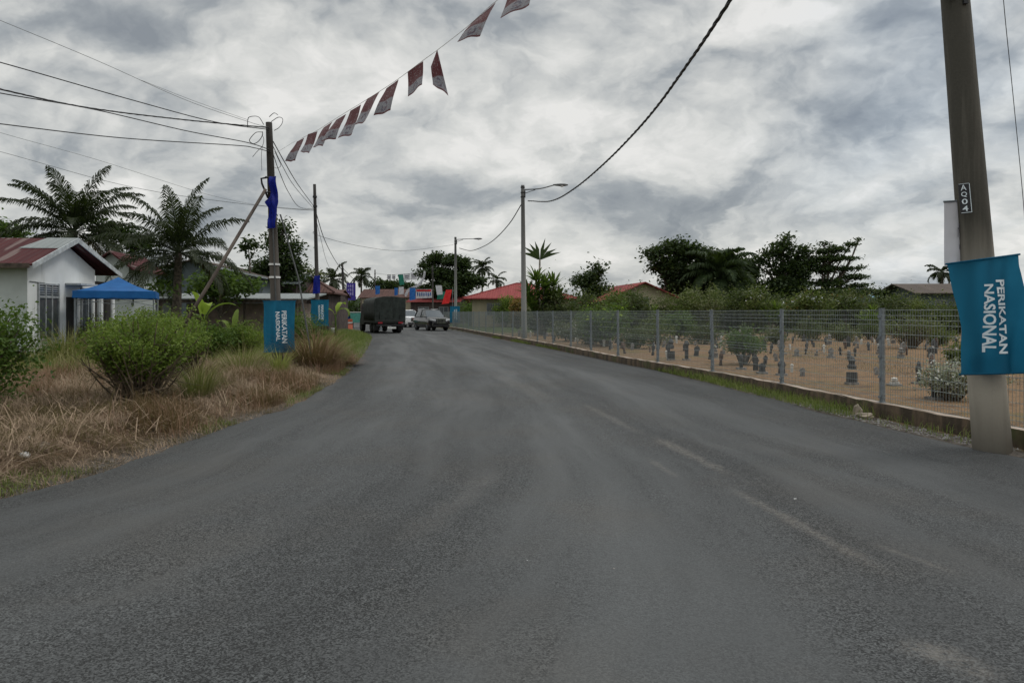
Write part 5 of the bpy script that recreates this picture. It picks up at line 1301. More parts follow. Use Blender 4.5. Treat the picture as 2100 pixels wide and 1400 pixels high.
# ------------------------------------------------------------------ houses
def gable_roof(mb_, x0, x1, y0, y1, ze, zr, th=.06, ymid=None):
    ym = (y0 + y1) / 2 if ymid is None else ymid
    for (ya, yb) in ((y0, ym), (y1, ym)):
        mb_.add([(x0, ya, ze), (x1, ya, ze), (x1, yb, zr), (x0, yb, zr), (x0, ya, ze - th), (x1, ya, ze - th), (x1, yb, zr - th), (x0, yb, zr - th)],
                [(0, 1, 2, 3), (7, 6, 5, 4), (0, 4, 5, 1), (1, 5, 6, 2), (0, 3, 7, 4)])
def window(parent, c, w_, h_, n_, facing='x', louvre=False):
    """window on a wall facing +x or -y, centre c on the wall plane"""
    mbf = MB(); mbg = MB(); cx, cy, cz = c
    def bxx(a, z, da, dz, dep, mbx, push=0.0):
        if facing == 'x': mbx.box((cx + dep / 2 + push, cy + a, cz + z), (dep, da, dz))
        else: mbx.box((cx + a, cy - dep / 2 - push, cz + z), (da, dep, dz))
    bxx(0, 0, w_, h_, .02, mbg)
    for s_ in (-1, 1): bxx(s_ * (w_ / 2 + .02), 0, .05, h_ + .12, .05, mbf); bxx(0, s_ * (h_ / 2 + .025), w_ - .012, .05, .05, mbf)
    for k in range(1, n_): bxx(-w_ / 2 + w_ * k / n_, 0, .045, h_ - .004, .045, mbf)
    if louvre:
        zt = h_ * .27; bxx(0, zt, w_ - .012, .05, .042, mbf)
        for k in range(5): bxx(0, zt + (h_ / 2 - zt) * (k + .6) / 5.6, w_ - .014, .022, .035, mbf)
    f_ = mbf.build('window', M['frame'], parent); mbg.build('pane', M['glass'], f_)
    return f_
# white house at left
WH = thing('house', 'white house with rusty red and zinc roof at the left edge', 'house', (-14.4, 21, 0), R(5.6))
mb = MB(); mb.add([(-10, 0, 0), (-.01, 0, 0), (-.01, 0, 3.1), (-10, 0, 3.1)], [(0, 1, 2, 3)]); mb.build('front_wall', M['wall_grey'], WH)  # greyer than the gable: weaker light on this side put into the colour
mb = MB(); mb.prism([(0, 0), (4.1, 0), (4.1, 3.08), (2.05, 3.86), (0, 3.08)], 'x', -9.9, 0); mb.v = [(x_, y_ + .01, z_) for x_, y_, z_ in mb.v]; mb.build('wall', M['wall_white'], WH)
mb = MB(); gable_roof(mb, -10.4, .42, -.5, 5.2, 3.0, 4.0, .05, 2.05); mb.build('roof', M['roof_rust'], WH)
mb = MB(); za_ = 3.0 + (.95 + .5) / 2.55 + .02; mb.add([(-.78, .95, za_), (.425, .95, za_), (.425, 2.05, 4.02), (-.50, 2.05, 4.02)], [(0, 1, 2, 3)]); mb.add([(-.9, 2.05, 4.02), (.425, 2.05, 4.02), (.425, 5.21, 3.02), (-.9, 5.21, 3.02)], [(0, 1, 2, 3)]); mb.build('zinc_sheet', M['roof_zinc'], WH, fixn=False)['label'] = 'pale zinc sheet patched over the gable end of the roof'
mb = MB()
for (ya, za, yb, zb) in ((-.52, 2.99, 2.05, 3.99), (5.22, 2.75 + .24, 2.05, 3.99)): mb.add([(.425, ya, za + .03), (.425, yb, zb + .03), (.425, yb, zb - .13), (.425, ya, za - .13), (.455, ya, za + .03), (.455, yb, zb + .03), (.455, yb, zb - .13), (.455, ya, za - .13)], [(0, 1, 2, 3), (7, 6, 5, 4), (0, 4, 5, 1), (3, 2, 6, 7), (0, 3, 7, 4)])
mb.build('bargeboard', M['fascia'], WH)
mb = MB(); mb.box((-5, -.53, 2.95), (10.7, .03, .14)); mb.build('gutter', M['wood_dark'], WH)
window(WH, (.0, 1.115, 1.62), 1.1, 1.65, 3, 'x', True)
window(WH, (.0, 3.45, 1.55), .62, 1.65, 3, 'x')
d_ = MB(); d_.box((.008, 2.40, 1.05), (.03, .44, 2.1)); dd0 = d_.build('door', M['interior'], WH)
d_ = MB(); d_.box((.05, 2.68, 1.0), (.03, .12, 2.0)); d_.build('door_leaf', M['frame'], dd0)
mb = MB(); mb.box((.25, 2.68, 2.52), (.5, 1.15, .06)); mb.build('awning', M['fascia'], WH)
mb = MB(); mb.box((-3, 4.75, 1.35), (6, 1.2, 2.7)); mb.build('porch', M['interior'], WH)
mb = MB(); mb.tube([(.25, 4.9, 0), (.25, 4.9, 2.85)], .07, 8); mb.tube([(.25, 3.95, 0), (.25, 3.95, 2.3)], .10, 8); mb.build('porch_post', M['wall_white'], WH)
mb = MB(); mb.tube([(.02, .1, 2.52), (.02, .9, 2.50)], .012, 4); mb.build('wall_pipe', M['cable_grey'], WH)

def house(label, loc, rz, w_, d_, he, hr, wall_m, roof_m, ov=.5, hip=False, gable_front=False, wins=(), name='house', doors=(), wall_h=None, front_x=0):
    t_ = thing(name, label, 'house', loc, rz)
    if hip:
        mb_ = MB(); mb_.box((w_ / 2, d_ / 2, he / 2), (w_, d_, he)); mb_.build('wall', M[wall_m], t_)
        mb_ = MB(); i_ = d_ / 2 + ov; x0, x1, y0, y1 = -ov, w_ + ov, -ov, d_ + ov; xa, xb = x0 + i_, x1 - i_
        if xb < xa: xa = xb = w_ / 2
        mb_.add([(x0, y0, he), (x1, y0, he), (x1, y1, he), (x0, y1, he), (xa, d_ / 2, hr), (xb, d_ / 2, hr), (x0, y0, he - .12), (x1, y0, he - .12), (x1, y1, he - .12), (x0, y1, he - .12)],
                [(0, 1, 5, 4), (1, 2, 5), (2, 3, 4, 5), (3, 0, 4), (0, 6, 7, 1), (1, 7, 8, 2), (2, 8, 9, 3), (3, 9, 6, 0), (9, 8, 7, 6)])
        mb_.build('roof', M[roof_m], t_)
        mb_ = MB(); mb_.tube([(xa, d_ / 2, hr + .03), (xb, d_ / 2, hr + .03)], .07, 5); mb_.tube([(x0, y0, he + .03), (xa, d_ / 2, hr + .03)], .06, 5); mb_.tube([(x1, y0, he + .03), (xb, d_ / 2, hr + .03)], .06, 5); mb_.build('ridge_tiles', M[roof_m], t_)
    elif gable_front:
        sl = (hr - he) / (w_ / 2 + ov); hw_ = he + sl * ov
        mb_ = MB(); mb_.prism([(0, 0), (w_, 0), (w_, hw_ - .08), (w_ / 2, hr - .08), (0, hw_ - .08)], 'y', 0, d_); mb_.build('wall', M[wall_m], t_)
        mb_ = MB()
        for (xa, xb) in ((-ov, w_ / 2), (w_ + ov, w_ / 2)):
            mb_.add([(xa, -ov, he), (xb, -ov, hr), (xb, d_ + ov, hr), (xa, d_ + ov, he), (xa, -ov, he - .08), (xb, -ov, hr - .08), (xb, d_ + ov, hr - .08), (xa, d_ + ov, he - .08)], [(0, 1, 2, 3), (7, 6, 5, 4), (0, 4, 5, 1), (0, 3, 7, 4), (2, 6, 7, 3)])
        mb_.build('roof', M[roof_m], t_)
    else:
        sl = (hr - he) / (d_ / 2 + ov); hw_ = he + sl * ov
        mb_ = MB(); mb_.prism([(0, 0), (d_, 0), (d_, hw_ - .08), (d_ / 2, hr - .08), (0, hw_ - .08)], 'x', 0, w_); mb_.build('wall', M[wall_m], t_)
        mb_ = MB(); gable_roof(mb_, -ov, w_ + ov, -ov, d_ + ov, he, hr, .07); mb_.build('roof', M[roof_m], t_)
    for (cx, cz, ww, hh_, nn_) in wins: window(t_, (cx, 0, cz), ww, hh_, nn_, 'y')
    for (cx, ww, hh_) in doors:
        mb_ = MB(); mb_.box((cx, -.02, hh_ / 2), (ww, .05, hh_)); dr = mb_.build('door', M['wood_dark'], t_)
        mb_ = MB(); mb_.box((cx + ww * .35, -.06, 1.0), (.03, .04, .12)); mb_.build('handle', M['steel'], dr)
    return t_
house('pale house with red brown roof slope behind the white house', (P(196, 640, 34).x, 34, 0), R(8), 1.5, 4, 3.65, 4.55, 'wall_grey', 'roof_rust', .35, gable_front=True, wins=((.8, 2.6, .5, .7, 2),))
GS = house('wide slate blue clad shed with shallow gable behind the coconut palms', (P(262, 640, 46).x, 46, 0), R(3), 8.6, 9, 3.85, 5.05, 'wall_blue', 'roof_dark', .5, gable_front=True, wins=((6.6, 2.9, 1.2, .7, 2),), doors=((1.5, 1.6, 2.2),), name='shed')
mb = MB(); mb.add([(5.0, -.52, 4.78), (9.1, -.52, 3.86), (9.1, -.52, 3.74), (5.0, -.52, 4.62)], [(0, 1, 2, 3)]); mb.box((2.9, -.56, 4.35), (.8, .04, .12)); mb.build('fascia', M['fascia'], GS, fixn=False)
house('grey roofed annex right of the slate blue shed', (P(482, 640, 49).x, 49, 0), R(2), 4.2, 6, 3.6, 4.35, 'wall_dark', 'roof_slate', .3, wins=((1.0, 2.4, .8, .8, 2),))
OB = thing('outbuilding', 'long low outbuilding with dark roof edge and bare rendered wall', 'outbuilding', (P(322, 640, 39).x, 39, 0), R(1.5))
mb = MB(); mb.box((4.4, 2.2, 1.05), (6.2, 3.0, 2.1)); mb.build('wall', M['wall_pink'], OB)
mb = MB(); mb.box((.45, .6, 1.1), (.8, .1, 2.0)); mb.build('panel', M['wall_grey'], OB)
mb = MB(); mb.add([(-.4, -.4, 2.35), (8.3, -.4, 2.35), (8.3, 4.2, 2.75), (-.4, 4.2, 2.75), (-.4, -.4, 2.27), (8.3, -.4, 2.27), (8.3, 4.2, 2.67), (-.4, 4.2, 2.67)], [(0, 1, 2, 3), (7, 6, 5, 4), (0, 4, 5, 1), (1, 5, 6, 2), (0, 3, 7, 4)]); mb.build('roof', M['roof_zinc'], OB)
mb = MB(); mb.box((3.95, -.43, 2.20), (8.7, .04, .20)); mb.build('roof_beam', M['wood_dark'], OB)
for x_ in (.0, 1.0, 2.6, 4.9, 7.9):
    mb = MB(); mb.box((x_, -.35, 1.05), (.10, .10, 2.1)); mb.build('post', M['wood_dark'], OB)
mb = MB(); mb.box((.55, -.2, 2.62), (1.5, .5, .36)); mb.build('parapet', M['fascia'], OB)
HD = house('house with rusty brown hip roof and dark veranda behind the second pole', (P(572, 640, 52).x, 52, 0), R(4), 3.6, 5, 3.05, 4.35, 'wall_dark', 'roof_brown', .5, hip=True, wins=((.8, 1.9, .9, 1.0, 2), (2.9, 1.9, .8, 1.0, 2)), doors=((1.85, .9, 2.1),))
house('low brown roofed house right of the second pole', (P(668, 640, 60).x, 60, 0), R(2), .9, 5, 2.95, 3.6, 'wall_dark', 'roof_brown', .25, wins=((.45, 1.7, .5, .9, 2),))
house('red bungalow with cream walls behind the two street lamps', (P(968, 640, 70).x, 70, 0), R(-2), 9.6, 8.5, 2.98, 4.6, 'wall_cream', 'roof_red', .85, hip=True, wins=((2.3, 1.9, 1.6, 1.1, 3), (6.6, 1.9, 1.2, 1.1, 2)), doors=((4.4, 1.0, 2.2),))
house('house with cream gable, red front roof among the bushes', (P(1248, 640, 56).x, 56, 0), R(6), 5.6, 8, 2.45, 4.0, 'wall_cream', 'roof_red', .7, gable_front=True, wins=((2.8, 2.3, .9, .8, 2),))
house('taller brown roofed house behind the cream gable', (P(1345, 640, 64).x, 64, 0), R(-4), 6.5, 8, 3.2, 4.75, 'wall_cream', 'roof_brown', .6, hip=True, wins=((1.6, 2.2, 1.0, .9, 2),))
house('dark roofed blue grey house beyond the graves at right', (P(1888, 640, 58).x, 58, 0), R(-3), 7.5, 6, 3.15, 4.05, 'wall_blue', 'roof_dark', .9, wins=((1.6, 2.1, .9, .9, 2), (4.0, 2.1, .9, .9, 2)), doors=((2.8, .9, 2.1),))
M['roof_blue'] = roofmat('roof_blue', (.18, .30, .40), (.24, .38, .46), rib=4)
house('small shed with pale blue roof behind the bushes', (P(1796, 640, 74).x, 74, 0), R(5), 1.8, 3, 2.9, 3.85, 'wall_blue', 'roof_blue', .3, name='shed', wins=((.9, 1.6, .5, .5, 1),))
house('far building with red brown roof behind the army truck', (P(742, 640, 102).x, 102, 0), R(-3), 9.5, 6, 3.7, 5.0, 'wall_cream', 'roof_brown', .5, wins=((2, 2.2, 1.4, 1.1, 2), (5.5, 2.2, 1.4, 1.1, 2)), doors=((3.8, 1.1, 2.2),))
house('far low building with red fascia behind the banners', (P(842, 640, 96).x, 96, 0), R(-8), 6.5, 6, 3.0, 3.9, 'wall_dark', 'roof_red', .5, wins=((1.8, 1.7, 1.4, 1.1, 2), (4.6, 1.7, 1.2, 1.1, 2)))

# blue pop-up canopy
CN = thing('canopy_tent', 'blue pop up canopy tent beside the white house', 'canopy tent', (P(243, 640, 23.4).x, 23.4, 0), R(24))
hw = 1.15; ze, zv, zp = 2.27, 2.04, 2.76
vs_ = []; fs = []; nn_ = 12
for j in range(nn_ + 1):
    for i in range(nn_ + 1):
        a, b_ = -1 + 2 * i / nn_, -1 + 2 * j / nn_; m_ = max(abs(a), abs(b_)); z_ = ze + (zp - ze) * (1 - m_) ** 1.25 - .03 * math.sin(math.pi * m_)
        vs_.append((a * hw, b_ * hw, z_))
for j in range(nn_):
    for i in range(nn_): a = j * (nn_ + 1) + i; fs.append((a, a + 1, a + nn_ + 2, a + nn_ + 1))
mesh_obj('canopy', vs_, fs, M['tarp_blue'], CN, False)
mb = MB()
for (a, b_, c_, d_) in ((-1, -1, 1, -1), (1, -1, 1, 1), (1, 1, -1, 1), (-1, 1, -1, -1)):
    for k in range(8):
        f0, f1 = k / 8, (k + 1) / 8; x0, y0 = a + (c_ - a) * f0, b_ + (d_ - b_) * f0; x1, y1 = a + (c_ - a) * f1, b_ + (d_ - b_) * f1
        mb.add([(x0 * hw, y0 * hw, ze), (x1 * hw, y1 * hw, ze), (x1 * hw * 1.01, y1 * hw * 1.01, zv + .01 * (k % 2)), (x0 * hw * 1.01, y0 * hw * 1.01, zv + .01 * ((k + 1) % 2))], [(0, 1, 2, 3)])
mb.build('valance', M['tarp_blue'], CN, fixn=False)
for a in (-1, 1):
    for b_ in (-1, 1):
        mb = MB(); mb.box((a * (hw - .06), b_ * (hw - .06), 1.08), (.045, .045, 2.16)); mb.build('leg', M['steel'], CN)
mb = MB()
for a in (-1, 1):
    for k in range(2):
        mb.tube([(a * -1.07, -1.07, 2.0 - .2 * k), (a * 0, -1.07, 2.1 - .2 * (1 - k) - .05)], .012, 4); mb.tube([(-1.07, a * -1.07, 2.0), (-1.07, 0, 2.15)], .012, 4)
mb.build('cross_bars', M['steel'], CN)

# ------------------------------------------------------------------ vehicles
def wheel(parent, x_, y_, r, wd, rim=True):
    mb_ = MB(); rings = []
    for (xx, rr) in ((-wd / 2, r * .62), (-wd / 2, r * .93), (-wd * .38, r), (wd * .38, r), (wd / 2, r * .93), (wd / 2, r * .62)):
        rings.append([(x_ + xx, y_ + rr * math.cos(a), r + rr * math.sin(a)) for a in np.linspace(0, 2 * math.pi, 19)[:-1]])
    mb_.loft(rings); wo = mb_.build('wheel', M['black'], parent, True)
    if rim:
        mb_ = MB(); mb_.tube([(x_ - wd * .46, y_, r), (x_ + wd * .46, y_, r)], r * .58, 14)
        for k in range(5):
            a = k * 1.2566
            for sx in (-1, 1): mb_.box((x_ + sx * wd * .49, y_ + math.cos(a) * r * .3, r + math.sin(a) * r * .3), (.02, .08, .10))
        mb_.build('rim', M['steel'], wo)
    return wo
# army truck seen from behind
TR = thing('army_truck', 'dark green army truck with canvas canopy driving away at the road bend', 'truck', (P(800, 640, 53.6).x, 53.6, 0), R(23))
tw = 1.20
rings = []
def canv(y_, sag, sc=1.0):
    pr = [(-tw, .98), (-tw * 1.0, 1.6), (-tw * 1.01, 2.2), (-tw * .97, 2.52 - sag), (-tw * .82, 2.68 - sag), (-tw * .45, 2.78 - sag), (0, 2.80 - sag), (tw * .45, 2.78 - sag), (tw * .82, 2.68 - sag), (tw * .97, 2.52 - sag), (tw * 1.01, 2.2), (tw, 1.6), (tw, .98)]
    return [(x_ * sc, y_, z_) for x_, z_ in pr]
for k in range(13):
    y_ = k * 4.2 / 12; rings.append(canv(y_, .0 if k % 3 == 0 else .05, 1.0 if k % 3 == 0 else .985))
mb = MB(); mb.loft(rings); mb.build('canopy', M['canvas'], TR, True)
mb = MB()
vs_ = []; fs = []
for j in range(13):
    for i in range(21):
        u_ = -1 + i / 10; v_ = j / 12; top_ = 2.76 - .16 * abs(u_) ** 4; vs_.append((u_ * tw * .985, -.03 - .03 * math.sin(u_ * 14 + v_ * 2) * (.3 + v_) - .02 * math.sin(u_ * 29), top_ + (.86 - top_) * v_ + .012 * math.sin(u_ * 9)))
for j in range(12):
    for i in range(20): a = j * 21 + i; fs.append((a, a + 1, a + 22, a + 21))
mesh_obj('rear_curtain', vs_, fs, M['canvas'], TR, True)
mb = MB(); mb.box((0, 2.1, .88), (2.34, 4.25, .20)); mb.box((0, -.04, .98), (2.30, .05, .18)); mb.build('cargo_bed', M['army'], TR)
mb = MB(); mb.box((-.45, 3.2, .68), (.10, 6.2, .2)); mb.box((.45, 3.2, .68), (.10, 6.2, .2)); mb.box((0, -.05, .62), (2.1, .1, .14)); mb.tube([(0, -.12, .62), (0, .1, .62)], .07, 8); mb.build('chassis', M['black_metal'], TR)
cabr = []
for (y_, h_, w2) in ((4.45, 2.35, 1.10), (4.6, 2.45, 1.12), (5.7, 2.42, 1.12), (6.0, 1.7, 1.08), (6.9, 1.55, .95), (7.0, 1.2, .95)):
    cabr.append([(-w2, y_, .62), (w2, y_, .62), (w2, y_, h_ * .62), (w2 * .9, y_, h_ * .96), (w2 * .6, y_, h_), (-w2 * .6, y_, h_), (-w2 * .9, y_, h_ * .96), (-w2, y_, h_ * .62)])
mb = MB(); mb.loft(cabr); cab = mb.build('cab', M['army'], TR)
mb = MB(); mb.box((-1.13, 5.1, 1.85), (.03, .8, .5)); mb.box((1.13, 5.1, 1.85), (.03, .8, .5)); mb.build('side_window', M['carglass'], cab)
for (x_, y_) in ((-.88, .95), (.88, .95), (-.88, 2.1), (.88, 2.1), (-.92, 5.9), (.92, 5.9)): wheel(TR, x_, y_, .50, .32)
for sx in (-1, 1):
    mb = MB(); mb.box((sx * .78, -.115, .80), (.34, .05, .11), 0, .01); mb.build('tail_light', M['redlens'], TR)
    mb = MB(); mb.box((sx * .88, .3, .45), (.42, .02, .42)); mb.build('mudflap', M['black'], TR)
    mb = MB(); mb.tube([(sx * 1.05, 5.6, 1.9), (sx * 1.38, 5.75, 1.95)], .015, 4); mb.box((sx * 1.40, 5.75, 1.85), (.05, .14, .34)); mb.build('mirror', M['black_metal'], TR)
mb = MB(); mb.box((.10, -.12, .42), (.66, .02, .15)); mb.build('number_plate', M['plate'], TR)
mb = MB(); mb.tube([(-.72, -.13, .36), (-.72, -.10, .36)], .11, 10); mb.build('hub_cover', M['steel'], TR)

def suv(label, loc, rz, paint, dark=True):
    """origin ground centre, front at -y"""
    t_ = thing('car', label, 'car', loc, rz)
    def ring(y_, hw_, zb, zt, sh=.8):
        return [(-hw_ * .96, y_, zb), (hw_ * .96, y_, zb), (hw_, y_, zb + (zt - zb) * .25), (hw_, y_, zb + (zt - zb) * .62), (hw_ * .95, y_, zb + (zt - zb) * .88), (hw_ * sh, y_, zt), (-hw_ * sh, y_, zt), (-hw_ * .95, y_, zb + (zt - zb) * .88), (-hw_, y_, zb + (zt - zb) * .62), (-hw_, y_, zb + (zt - zb) * .25)]
    mb_ = MB(); mb_.loft([ring(-2.40, .70, .42, .82), ring(-2.33, .84, .34, 1.00), ring(-2.15, .91, .30, 1.10), ring(-1.6, .94, .28, 1.16), ring(-.95, .94, .28, 1.20), ring(0, .94, .28, 1.22), ring(1.6, .94, .28, 1.24), ring(2.2, .90, .32, 1.20), ring(2.38, .80, .42, 1.0)])
    mb_.build('body', M[paint], t_, True)
    mb_ = MB()
    def gr_(y_, hb, ht, zb, zt): return [(-hb, y_, zb), (hb, y_, zb), (ht, y_, zt), (-ht, y_, zt)]
    mb_.loft([gr_(-1.05, .84, .82, 1.17, 1.19), gr_(-.35, .85, .66, 1.18, 1.76), gr_(.4, .85, .68, 1.2, 1.79), gr_(1.7, .85, .66, 1.2, 1.75), gr_(2.15, .82, .72, 1.2, 1.3)]); mb_.build('windows', M['carglass'], t_)
    mb_ = MB(); mb_.loft([[(-.64, -.30, 1.765), (.64, -.30, 1.765), (.60, -.30, 1.80), (-.60, -.30, 1.80)], [(-.68, .5, 1.79), (.68, .5, 1.79), (.62, .5, 1.85), (-.62, .5, 1.85)], [(-.66, 1.75, 1.76), (.66, 1.75, 1.76), (.6, 1.75, 1.82), (-.6, 1.75, 1.82)]]); mb_.build('roof', M[paint], t_, True)
    mb_ = MB()
    for sx in (-1, 1):
        mb_.tube([(sx * .85, -1.0, 1.19), (sx * .67, -.33, 1.77)], .035, 5); mb_.tube([(sx * .87, .35, 1.2), (sx * .69, .35, 1.78)], .035, 5); mb_.tube([(sx * .84, 1.9, 1.2), (sx * .67, 1.7, 1.76)], .05, 5)
    mb_.build('pillars', M[paint], t_)
    mb_ = MB()
    for sx in (-1, 1): mb_.tube([(sx * .62, -.1, 1.87), (sx * .62, 1.6, 1.87)], .02, 5)
    mb_.build('roof_rails', M['chrome'], t_)
    mb_ = MB(); mb_.box((0, -2.40, .84), (.86, .05, .34), 0, .01); gr0 = mb_.build('grille', M['black'], t_)
    mb_ = MB()
    for k in range(6): mb_.box((-.33 + k * .132, -2.435, .84), (.038, .03, .32))
    mb_.box((0, -2.43, 1.02), (.92, .04, .05)); mb_.box((0, -2.43, .66), (.84, .04, .03)); mb_.build('grille_bars', M['chrome'], gr0)
    for sx in (-1, 1):
        mb_ = MB(); mb_.loft([[(sx * .46, -2.41, .84), (sx * .46, -2.41, .99), (sx * .46, -2.30, .99), (sx * .46, -2.30, .84)], [(sx * .78, -2.34, .88), (sx * .78, -2.34, 1.03), (sx * .78, -2.2, 1.03), (sx * .78, -2.2, .88)], [(sx * .90, -2.2, .93), (sx * .90, -2.2, 1.04), (sx * .88, -2.0, 1.04), (sx * .88, -2.0, .93)]]); mb_.build('headlight', M['lampglass'], t_)
        mb_ = MB(); mb_.box((sx * .70, -2.36, .52), (.20, .05, .12), 0, .01); mb_.build('fog_light', M['chrome'], t_)
        mb_ = MB(); mb_.box((sx * 1.04, -.78, 1.27), (.20, .12, .15), 0, .03); mb_.tube([(sx * .86, -.78, 1.2), (sx * .98, -.78, 1.24)], .02, 4); mb_.build('mirror', M['chrome'] if dark else M[paint], t_)
        mb_ = MB(); mb_.box((sx * .945, .3, .50), (.03, 2.5, .07)); mb_.build('side_step', M['black'], t_)
        mb_ = MB(); mb_.box((sx * .72, 2.36, .98), (.3, .06, .2)); mb_.build('tail_light', M['redlens'], t_)
    mb_ = MB(); mb_.box((0, -2.42, .44), (1.5, .06, .16), 0, .02); mb_.build('bumper', M['black'], t_)
    mb_ = MB(); mb_.box((0, -2.46, .50), (.50, .02, .12)); mb_.build('number_plate', M['black_metal'], t_)
    for sx in (-1, 1):
        for y_ in (-1.45, 1.45): wheel(t_, sx * .80, y_, .38, .26)
    return t_
suv('black four wheel drive car with chrome grille coming round the bend', (P(884, 640, 62.6).x, 62.6, 0), R(27), 'carpaint')
suv('white car partly hidden between the truck and the dark car', (P(836, 640, 76).x, 76, 0), R(27), 'carwhite', False)

# ------------------------------------------------------------------ things by the far roadside
def hang(name, label, px0, py0, px1, py1, Z, matn, cat='flag', wav=.05, slant=0.0):
    a = P(px0, py0, Z); W_ = (px1 - px0) * Z / F; H_ = (py1 - py0) * Z / F
    t_ = banner(name, label, cat, tuple(a), lambda v_: slant * v_ + .0, lambda v_: W_ + slant * v_ * .6, (lambda v_: -v_ * H_, lambda v_: -v_ * H_ * .92), lambda x_, z_: wav * math.sin(x_ * 5 + z_ * 2), matn, .1, rods=False, nu=10, nv=10)
    mb_ = MB(); mb_.tube([(0, 0, .03), (W_, 0, .03)], .02, 5); mb_.build('rod', M['black_metal'], t_)
    return t_
hang('flag', 'plain red flag slanting beside the farther street lamp', 915, 594, 927, 624, 84, 'flag_red', slant=-.55)
mb = MB(); q = P(928, 592, 84); mb.tube([(0, 0, 0), (0, 0, q.z + .2)], .03, 6); ob = mb.build('flagpole', M['steel'], None, loc=(q.x, 84, 0)); tag(ob, 'thin flagpole carrying the plain red flag', 'flagpole')
bnw = hang('banner', 'wide white and red banner with blue lettering over the dark car', 853, 593, 886, 612, 90, 'flag_white', 'banner', .02)
mb = MB()
for k in range(7): mb.box((.22 + k * .27, -.05, -.62 - .05 * (k % 2)), (.13, .02, .42))
mb.build('print', M['flag_blue'], bnw); mb = MB(); mb.box((1.0, -.045, -.17), (1.9, .02, .24)); mb.build('red_band', M['flag_red'], bnw)
hang('banner', 'blue banner left of the wide white and red banner', 840, 590, 852, 616, 88, 'flag_blue', 'banner')
hang('flag', 'white flag with dark patch above the dark car bonnet', 893, 585, 906, 605, 88, 'flag_white', slant=.2)
hang('flag', 'dark green flag below the white flag', 899, 598, 914, 614, 89, 'flag_green', slant=-.2)
hang('flag', 'small blue and white flag above the army truck roof', 770, 586, 779, 604, 98, 'flag_blue')
hang('flag', 'narrow blue flag behind the right corner of the truck canopy', 809, 590, 816, 606, 98, 'flag_blue')
hang('flag', 'white flag behind the truck canopy right of the narrow blue flag', 818, 588, 828, 604, 98, 'flag_white')
hang('flag', 'green flag hanging in the high row of banners', 816, 563, 827, 585, 112, 'flag_green', slant=.3)
for (a, b_, c_, d_, lb) in ((794, 564, 802, 573, 'first small grey banner in the high row, left end'), (804, 564, 811, 572, 'second small grey banner in the high row'), (828, 562, 841, 575, 'grey banner in the high row right of the green flag'), (842, 560, 855, 574, 'violet grey banner at the right end of the high row')):
    h_ = hang('banner', lb, a, b_, c_, d_, 112, 'flag_white', 'banner', .02); h_['group'] = 'high row of banners over the far road'
    mb = MB(); W_ = (c_ - a) * 112 / F; mb.box((W_ / 2, -.05, -.3), (W_ * .7, .02, .16)); mb.box((W_ / 2, -.05, -.58), (W_ * .55, .02, .10)); mb.build('print', M['print_grey'], h_)
cable('wire carrying the high row of banners over the far road', [(769, 560, 105), (795, 563, 112), (825, 562, 112), (856, 559, 112), (887, 549, 92)], .02, 'cable_grey', name='banner_wire')
# white pennants on a string
t_ = thing('pennant_string', 'string of small white pennants curving down behind the banners', 'bunting', tuple(P(869, 556, 94)))
pts_ = [P(a, b_, 94) - t_.location for a, b_ in ((871, 553), (869, 565), (862, 578), (850, 586), (838, 592), (832, 602))]; pp = smooth_path(pts_, 4)
mb = MB(); mb.tube(pp, .015, 4); mb.build('string', M['whiteplastic'], t_); 
for i in range(1, len(pp)):
    p = pp[i]; mb = MB(); mb.add([(p.x - .14, p.y, p.z), (p.x + .14, p.y, p.z), (p.x + .12, p.y + .03, p.z - .38), (p.x - .10, p.y + .05, p.z - .34)], [(0, 1, 2, 3)]); mb.build('pennant', M['flag_white'], t_, fixn=False)
# teal roadside bin, orange barrier, white bucket
BN = thing('skip_bin', 'teal green metal skip bin left of the army truck', 'skip bin', (P(734, 640, 72).x, 72, 0), R(10))
mb = MB(); rings = [[(-.62, -.5, .55), (.62, -.5, .55), (.62, .5, .55), (-.62, .5, .55)], [(-.78, -.6, 1.55), (.78, -.6, 1.55), (.78, .6, 1.55), (-.78, .6, 1.55)]]; mb.loft(rings); mb.build('tub', M['teal'], BN)
mb = MB(); mb.box((0, 0, 1.60), (1.66, 1.3, .07), 0, .03); mb.build('rim', M['whiteplastic'], BN)
for a in (-1, 1):
    for b_ in (-1, 1): mb = MB(); mb.box((a * .5, b_ * .38, .27), (.1, .1, .56)); mb.build('leg', M['black_metal'], BN)
mb = MB(); mb.box((-1.15, .1, 1.05), (.5, .5, .9), 0, .04); ob = mb.build('crate', M['flag_blue'], None, loc=BN.location[:]); tag(ob, 'blue plastic drum like crate left of the teal skip bin', 'crate'); 
mb2 = MB(); mb2.box((-1.15, .1, .3), (.56, .56, .58)); mb2.build('base', M['wood_dark'], ob)
OR = thing('road_barrier', 'orange plastic barrier on the verge below the purple banner', 'barrier', (P(715, 640, 66).x, 66, 0), R(20))
mb = MB(); mb.prism([(-.30, 0), (.30, 0), (.20, .25), (.10, .45), (.08, .95), (-.08, .95), (-.10, .45), (-.20, .25)], 'x', -.35, .35); mb.build('body', M['orange'], OR)
mb = MB(); mb.box((0, -.12, .62), (.66, .03, .14)); mb.build('reflective_band', M['whiteplastic'], OR)
mb = MB(); mb.lathe([(.11, 0), (.14, .28), (.15, .30), (.13, .31)], n=12); ob = mb.build('bucket', M['whiteplastic'], None, True, loc=(P(683, 640, 46).x, 46, .25)); tag(ob, 'white bucket on the verge right of the second teal banner', 'bucket')

